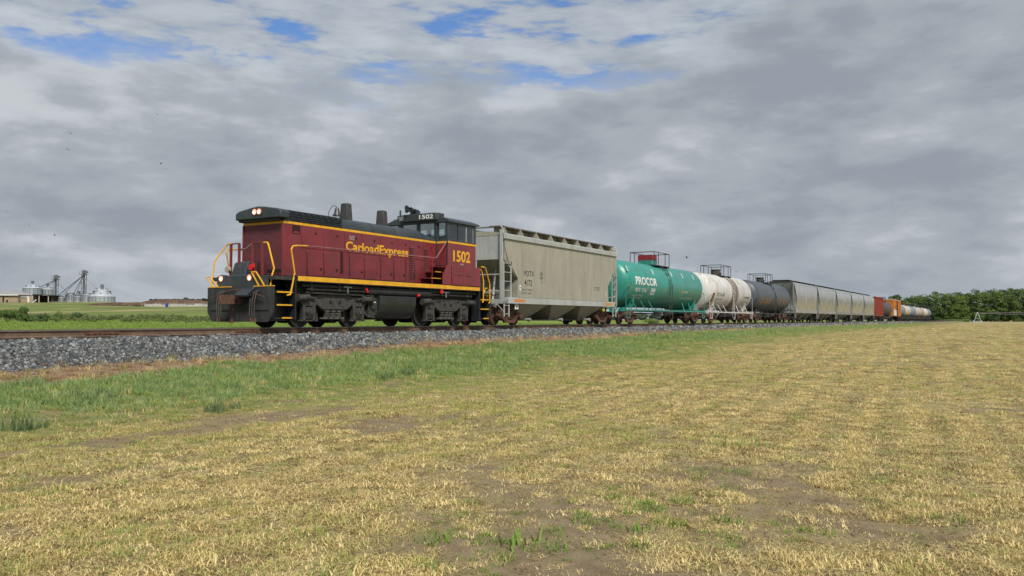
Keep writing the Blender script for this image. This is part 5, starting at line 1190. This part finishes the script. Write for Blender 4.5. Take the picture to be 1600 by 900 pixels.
shrub(12, 84, 1.35, 1.2, lf_mid, 'bushy green shrub at the far left edge beyond the track', 1500); shrub(42, 86, 1.55, 1.1, lf_mid, 'tall green shrub, second from the left edge beyond the track', 1500)
shrub(88, 90, 1.1, .9, lf_light, 'pale green shrub below the big round grain bin', 1000); shrub(66, 88, .8, 1.0, lf_dark, 'low dark shrub below the open farm shed', 900); shrub(118, 93, 1.0, 1.1, lf_dark, 'wide dark shrub below the tall elevator tower', 1000)
shrub(1018, 70, 1.0, .95, lf_light, 'loose green bush seen under the green tank car', 900, .06)
shrub(1496, 430, 2.2, 8.5, lf_mid, 'low grassy hump at the far end of the stubble field', 1500, .5, 0.)

# ------------------------------------------------------------------ farm on the left
FD = 280.0; MP = FD / FPX; FRZ = HEAD - R(90)
def farm(name, px, label, cat, dist=FD, dz=0., group=None):
    b0 = spot(px, dist); o = empty(name, (b0.x, b0.y, float(zground(b0.x, b0.y)) + dz), FRZ); tag(o, label, cat, group); return o


def rel(py, o, dist=FD): return elev(py, dist) - o.location.z


brn = farm('farm_building', -8, 'long tan barn with grey hipped roof at the left edge', 'barn'); wz = rel(460.5, brn); W = 36 * MP
mb = MB(); mb.box(-W, W, 0, 9, -1, wz); wl = mb.build('wall', tan_wall, brn)
mb = MB(); mb.add([(-W - .4, -.5, wz), (W + .4, -.5, wz), (W + .4, 9.5, wz), (-W - .4, 9.5, wz), (-W + 4, 4.5, rel(452.5, brn)), (W - 3.2, 4.5, rel(452.5, brn))], [(0, 1, 5, 4), (1, 2, 5), (2, 3, 4, 5), (3, 0, 4), (3, 2, 1, 0)]); mb.build('roof', roofgrey, brn)
mb = MB(); mb.box(-W - .41, W + .41, -.56, -.5, wz - .28, wz + .02); mb.build('eave_trim', white, brn)
for px_ in (5, 11): mb = MB(); x = (px_ + 8) * MP; mb.box(x - .25, x + .25, -.06, 0.0, -.2, wz * .42 if px_ == 11 else wz * .7); mb.box(x - .2, x + .2, -.05, 0.01, wz * .75, wz * .85); mb.build('door', dark, brn)
lk = farm('lean_to', 33, 'low tan lean to between the barn and the open shed', 'shed'); wz = rel(465, lk); mb = MB(); mb.box(-6 * MP, 8 * MP, 1, 6, -1, wz); mb.build('wall', tan_wall, lk); mb = MB(); mb.prism([(-6.5 * MP, wz), (8.5 * MP, wz), (0, rel(462.5, lk))], .8, 6.2); mb.build('roof', roofgrey, lk)
mb = MB(); mb.box(-5 * MP, -3.8 * MP, .95, 1., -.3, wz * .6); mb.build('door', dark, lk)
sh_ = farm('open_shed', 66, 'open fronted dark timber shed with sloping roof beside the barn', 'shed'); shz = rel(459.5, sh_); X0, X1 = -24 * MP, 16 * MP
timber = mat('dark_timber', (.075, .062, .052), .9, var=.3, scale=1)
mb = MB(); mb.box(-15 * MP, X1 - .3, 4.5, 5, -1, shz - .4); mb.box(X1 - .5, X1 - .3, .2, 4.5, -1, shz - .3); mb.build('back_wall', timber, sh_)
mb = MB(); mb.prism([(X0, -1), (-15 * MP, -1), (-14 * MP, shz - .1), (X0, shz * .55)], -.1, 5.0); mb.build('side_wall', tan_wall, sh_)
mb = MB(); mb.prism([(-15 * MP, shz - .2), (-13 * MP, shz + .05), (X1 + .3, shz - .35), (X1 + .3, shz - .55)], -.6, 5.4); mb.build('roof', timber, sh_)
for x in (-15 * MP, -4.5 * MP, 10 * MP): mb = MB(); mb.box(x - .12, x + .12, -.3, -.1, -.8, shz - .3); mb.build('post', concrete, sh_)
mb = MB(); mb.box(-24.5 * MP + .4, -20 * MP, -.16, -.1, -.6, rel(465, sh_)); mb.cyl((-22 * MP, -.16, rel(465, sh_) - .0), (-22 * MP, -.1, rel(465, sh_)), 2.1 * MP, n=14); mb.build('white_door', white, sh_)
mb = MB(); mb.tube([(-16.5 * MP, -.8, -.3), (-8 * MP, -.5, rel(468.5, sh_))], .16); mb.build('auger_tube', white, sh_)


def bin_(px, w_px, eave, peak, base, label, dist, roofm=galvroof, ribs=14, cap=True):
    o = farm('grain_bin', px, label, 'grain bin', dist, group='grain bins of the elevator'); m_ = dist / FPX; r = w_px * m_ / 2; z1 = rel(eave, o, dist); z2 = rel(peak, o, dist)
    pr = [(-1.5, r)]; nz = max(3, int((z1 + 1.5) / .8))
    for k in range(nz): a = -1.5 + (z1 + 1.5) * k / nz; bq = -1.5 + (z1 + 1.5) * (k + 1) / nz; pr += [(a, r), (a + (bq - a) * .5, r + .05), (bq, r)]
    mb = MB(); mb.lathe(pr, 'z', 36); mb.build('wall', galv, o)
    mb = MB()
    for q in range(ribs): a = q * 2 * math.pi / ribs; mb.box(r * math.cos(a) - .07, r * math.cos(a) + .07, r * math.sin(a) - .07, r * math.sin(a) + .07, -1.5, z1); 
    mb.build('stiffener', steelgrey, o)
    mb = MB(); mb.lathe([(z1, r + .15), (z1 + .05, r + .12), (z2, r * .12), (z2 + .15, r * .12), (z2 + .15, 0)], 'z', 36); rf_ = mb.build('roof', roofm, o)
    if cap: mb = MB(); mb.cyl((0, 0, z2), (0, 0, z2 + .7), r * .10 + .1, n=10); mb.box(-.5, .5, -.25, .25, z2 + .7, z2 + 1.1); mb.build('fill_cap', steelgrey, rf_)
    for q in range(8): a = q * .785 + .3; mb = MB(); mb.cyl((r * .7 * math.cos(a), r * .7 * math.sin(a), z1 + (z2 - z1) * .28), (r * .7 * math.cos(a), r * .7 * math.sin(a), z1 + (z2 - z1) * .28 + .5), .22, n=8); mb.build('roof_vent', steelgrey, rf_)
    return o


bin_(50, 26, 450.5, 444, 474, 'round grain bin with peaked cap behind the open shed', 292); bin_(73.5, 17, 452.5, 448.5, 474, 'narrower round grain bin behind the open shed', 296)
bin_(96, 8, 465.5, 463.5, 472, 'smallest squat bin at the foot of the shorter tower', 282, cap=False); bin_(110, 15, 460.5, 459.3, 472, 'flat topped bin left of the tall tower', 286, cap=False); bin_(121, 9, 464, 462, 472, 'small low bin in front of the flat topped bin', 279, cap=False)
bin_(135, 17, 461, 459, 472, 'medium bin just right of the tall tower', 284, cap=False); bin_(159, 38, 463.8, 452.5, 472, 'widest low bin with pale conical roof', 282, ribs=20); bin_(159, 25, 454.5, 449.5, 472, 'tall bin rising behind the widest low bin', 300)
dr_ = farm('grain_dryer', 123, 'slim grain dryer column between the bins', 'dryer', 281); mb = MB(); mb.box(-1.6 * MP, 1.6 * MP, -.4, .4, -1, rel(456, dr_, 281)); mb.cyl((0, 0, rel(456, dr_, 281)), (0, 0, rel(454.5, dr_, 281)), .45, n=10); mb.build('column', steelgrey, dr_); mb = MB(); mb.box(-1.9 * MP, 1.9 * MP, -.5, .5, rel(461, dr_, 281), rel(460.4, dr_, 281)); mb.build('collar', galv, dr_)


def leg_tower(px, top, label, pipes, dist=284):
    o = farm('elevator_tower', px, label, 'elevator tower', dist); m_ = dist / FPX; h = rel(top, o, dist); wd = .55; mb = MB()
    for x in (-wd, wd):
        for y in (-wd, wd): mb.tube([(x, y, -1), (x, y, h - 1)], .09, 5)
    n = int(h / 1.1)
    for k in range(n):
        z0, z1 = k * (h - 1) / n, (k + 1) * (h - 1) / n
        for y in (-wd, wd): mb.tube([(-wd if k % 2 else wd, y, z0), (wd if k % 2 else -wd, y, z1)], .05, 4); mb.tube([(-wd, y, z1), (wd, y, z1)], .05, 4)
    mb.build('lattice', steelgrey, o)
    mb = MB(); mb.box(-.28, .28, -.2, .2, -1, h - .3); mb.build('leg_trunk', steelgrey, o)
    mb = MB(); mb.box(-1.1, 1.1, -.9, .9, h - 1.25, h - 1.12); mb.box(-.55, .55, -.4, .4, h - .9, h + .25); mb.tube([(-1.1, -.9, h - .3), (1.1, -.9, h - .3)], .05); mb.tube([(-1.1, .9, h - .3), (1.1, .9, h - .3)], .05)
    for x in (-1.1, 0, 1.1): mb.tube([(x, -.9, h - 1.2), (x, -.9, h - .3)], .05)
    mb.box(.6, 1.25, -.3, .3, h - .7, h - .1); mb.build('head', steelgrey, o)
    for (px2, py2, r) in pipes: mb = MB(); mb.tube([(0, -.3, h - 1.4), ((px2 - px) * m_, -.6, rel(py2, o, dist))], r); mb.build('spout', steelgrey, o)


leg_tower(86.5, 431, 'shorter lattice elevator tower above the open shed', [(63, 449, .13), (74, 449, .09), (110, 461, .1)])
leg_tower(130.5, 423.5, 'tallest lattice elevator tower amid the grain bins', [(93, 461, .15), (97, 463, .1), (115, 461, .13), (119, 463, .1), (136, 458, .12), (153, 452, .05)])
for k, (a, b_) in enumerate(((95, 103), (104, 115), (116, 127), (128, 139), (140, 150))):
    o = farm('concrete_wall_panel', (a + b_) / 2, f'pale concrete wall panel, {ordw[k]} from the left below the grain bins', 'wall', 268, group='concrete wall panels'); wz = rel(471.5, o, 268)
    mb = MB(); mb.box(-(b_ - a) / 2 * MP * .95, (b_ - a) / 2 * MP * .95, -.1, .1, -1, wz); mb.build('slab', concrete, o, .03); mb = MB(); mb.box((b_ - a) / 2 * MP * .95 - .15, (b_ - a) / 2 * MP * .95 + .2, -.25, -.1, -1, wz + .15); mb.build('pilaster', steelgrey, o)


def heap(name, px0, px1, top, dist, m, label, lumps=1., seed=1, dep=4.):
    o = farm(name, (px0 + px1) / 2, label, 'heap', dist); wd = (px1 - px0) * dist / FPX / 2; h = rel(top, o, dist); nxh, nyh = 40, 10
    xs = np.linspace(-1, 1, nxh); ys = np.linspace(-1, 1, nyh); HX, HY = np.meshgrid(xs, ys, indexing='ij'); prf = np.clip(1 - np.abs(HX) ** 4, 0, 1) * np.clip(1 - HY ** 2, 0, 1) ** .6
    HZ = prf * h * (.98 + .3 * (fbm(HX * wd, HY * dep, 2.2, seed) - .5) * lumps); V = np.stack([HX * wd, HY * dep, HZ], -1).reshape(-1, 3); i_ = (np.arange(nxh - 1)[:, None] * nyh + np.arange(nyh - 1)[None, :]).reshape(-1)
    mb = MB(); mb.add(V.tolist(), np.stack([i_, i_ + nyh, i_ + nyh + 1, i_ + 1], -1).tolist(), True); mb.build('heap_surface', m, o); return o


heap('earth_heap', 82, 103, 471.3, 262, mat('grey_earth', (.16, .12, .095), .95, var=.3), 'grey brown earth heap beside the open shed', seed=3)
heap('manure_heap', 138, 262, 472.5, 205, manure, 'long brown heap below the widest grain bin', 1.6, 4, 3.)
sil = heap('silage_heap', 213, 345, 467.5, 200, manure, 'long flat brown silage heap weighted with tyres on the left skyline', .5, 6, 5.)
o = farm('bunker_wall', 285, 'pale stained concrete bunker wall in front of the silage heap', 'wall', 192)
for k in range(9): mb = MB(); x = (k - 4.5) * 1.9; mb.box(x + .03, x + 1.87, -.1, .1, -.8, rel(475.5, o, 192) + .12 * math.sin(k * 2.3)); mb.build('slab', concrete, o, .02)
tyre = MB(); tyre.lathe([(-.1, .2), (-.13, .3), (-.08, .36), (.08, .36), (.13, .3), (.1, .2)], 'z', 12); tym = tyre.mesh('tyre', dark)
for k in range(26):
    px_ = 236 + k * 3.5 + random.uniform(-1.5, 1.5); tmp = spot(px_, 199); tr = tag(link('tyre', tym), 'old black tyre lying on the silage heap', 'tyre', 'tyres on the silage heap')
    tr.location = (tmp.x, tmp.y, elev(468.6, 199)); tr.rotation_euler = (random.uniform(-.5, .5), random.uniform(-.5, .5), 0)
for k in range(30):
    px_ = 222 + k * 3.9; tmp = spot(px_, 186); p_ = tag(link('fence_post', None) if False else MB().cyl((0, 0, -.3), (0, 0, .95), .05, n=5).build('fence_post', concrete), 'thin pale post of the wire fence before the bunker wall', 'fence post', 'posts of the far wire fence')
    p_.location = (tmp.x, tmp.y, float(zground(tmp.x, tmp.y)))
mb = MB(); mb.lathe([(0, 0), (0, .28), (.28, .30), (.30, .285), (.58, .30), (.86, .28), (.88, .2), (.88, 0)], 'z', 14); bl = mb.build('barrel', mat('blue_plastic', (.04, .06, .30), .5)); tmp = spot(260.5, 184); bl.location = (tmp.x, tmp.y, float(zground(tmp.x, tmp.y))); tag(bl, 'small blue barrel standing before the bunker wall', 'barrel')

# ------------------------------------------------------------------ irrigation rig, birds
PD = 385.0; b0 = spot(1527, PD); pv = empty('irrigation_rig', (b0.x, b0.y, 0.), FRZ); tag(pv, 'white steel irrigation tower and its long pipe standing before the wood', 'irrigation rig')
m_ = PD / FPX; hp = elev(489.3, PD); steelw = mat('pale_galvanised', (.62, .66, .70), .45, metal=.2, var=.1)
for s in (-1, 1): mb = MB(); mb.tube([(s * 6.0 * m_, 0, .45), (s * .25, 0, hp)], .10); mb.build('tower_leg', steelw, pv)
mb = MB(); mb.tube([(-6 * m_, 0, .6), (6 * m_, 0, .6)], .12); mb.tube([(-2.8 * m_, 0, hp * .5), (2.8 * m_, 0, hp * .5)], .07); mb.build('base_beam', steelw, pv)
for s in (-1, 1): mb = MB(); mb.lathe([(-.18, .15), (-.18, .5), (-.1, .62), (.1, .62), (.18, .5), (.18, .15)], 'y', 16, (s * 6 * m_, 0, .6)); mb.build('wheel', mat('pale_blue_wheel', (.30, .36, .45), .7), pv)
mb = MB(); mb.cyl((0, 0, hp - .1), (0, 0, hp + .35), .28, n=10); mb.build('pipe_joint', white, pv)
mb = MB(); mb.tube([(-.3, 0, hp), (16, 0, hp + .25), (32, 0, hp + .3), (48, 0, hp)], .08, 8); mb.build('pipe', mat('rusty_pipe', (.20, .17, .16), .6, var=.3), pv)
mb = MB(); mb.tube([(1, -.5, hp - .1), (16, -.9, hp - .55), (32, -.9, hp - .55), (47, -.5, hp - .1)], .02, 5); mb.build('truss_rod', steelw, pv)
for s in (-1, 1): mb = MB(); mb.tube([(48 + s * 6.0 * m_, 0, .3), (48 + s * .25, 0, hp)], .10); mb.build('tower_leg', steelw, pv)

birdm = mat('bird_dark', (.02, .02, .022), .8)
BL = ('bird highest of the pair above the elevator towers', 'bird just below the highest of the left pair', 'tiny bird above and left of the cab front lamps', 'bird gliding high left of the locomotive', 'tiny bird just under the gliding one', 'bird at the left picture edge', 'tiny bird right of the left edge bird',
      'bird above the taller tower, in mid air', 'small bird low above the grain bins', 'lowest bird above the shorter tower', 'bird above the green tank car', 'bird above the black and white tank cars')
for k, (px_, py_, sz, bank) in enumerate(((104, 206, 1.1, .5), (101, 232, .8, .3), (241.5, 177, .5, 0), (248, 254.5, .85, -.6), (256, 262.5, .5, -.4), (7.5, 330, .6, 0), (43, 351, .4, .2), (83, 367, .55, .8), (56.5, 382.5, .4, .2), (48, 392, .4, .1), (1073.5, 402.5, .9, .4), (1151, 425, .7, 0))):
    d = 260; b0 = spot(px_, d, elev(py_, d)); mb = MB(); mb.lathe([(-.32, 0), (-.2, .07), (.05, .1), (.25, .06), (.36, .05), (.42, 0)], 'x', 8); bd = mb.build('bird', birdm); bd.location = b0; bd.rotation_euler = (bank, .1, FRZ + R(100 + 30 * (k % 4))); bd.scale = (sz, sz, sz); tag(bd, BL[k], 'bird', 'birds in the sky')
    for s in (-1, 1):
        mb = MB(); V = [(.16, 0, .04), (-.14, 0, .04), (.22, s * .45, .16), (-.12, s * .45, .14), (.05, s * .9, .12), (-.12, s * .85, .1)]; V2 = [(x, y, z - .03) for x, y, z in V]
        F = [(0, 1, 3, 2), (2, 3, 5, 4)]; F = F + [tuple(i + 6 for i in f[::-1]) for f in F] + [(0, 2, 8, 6), (2, 4, 10, 8), (4, 5, 11, 10), (5, 3, 9, 11), (3, 1, 7, 9)]; mb.add(V + V2, F); mb.build('wing', birdm, bd)
    mb = MB(); mb.prism([(-.3, -.04), (-.3, .04), (-.58, .12), (-.58, -.12)], -.01, .01, 'z'); mb.build('tail', birdm, bd)
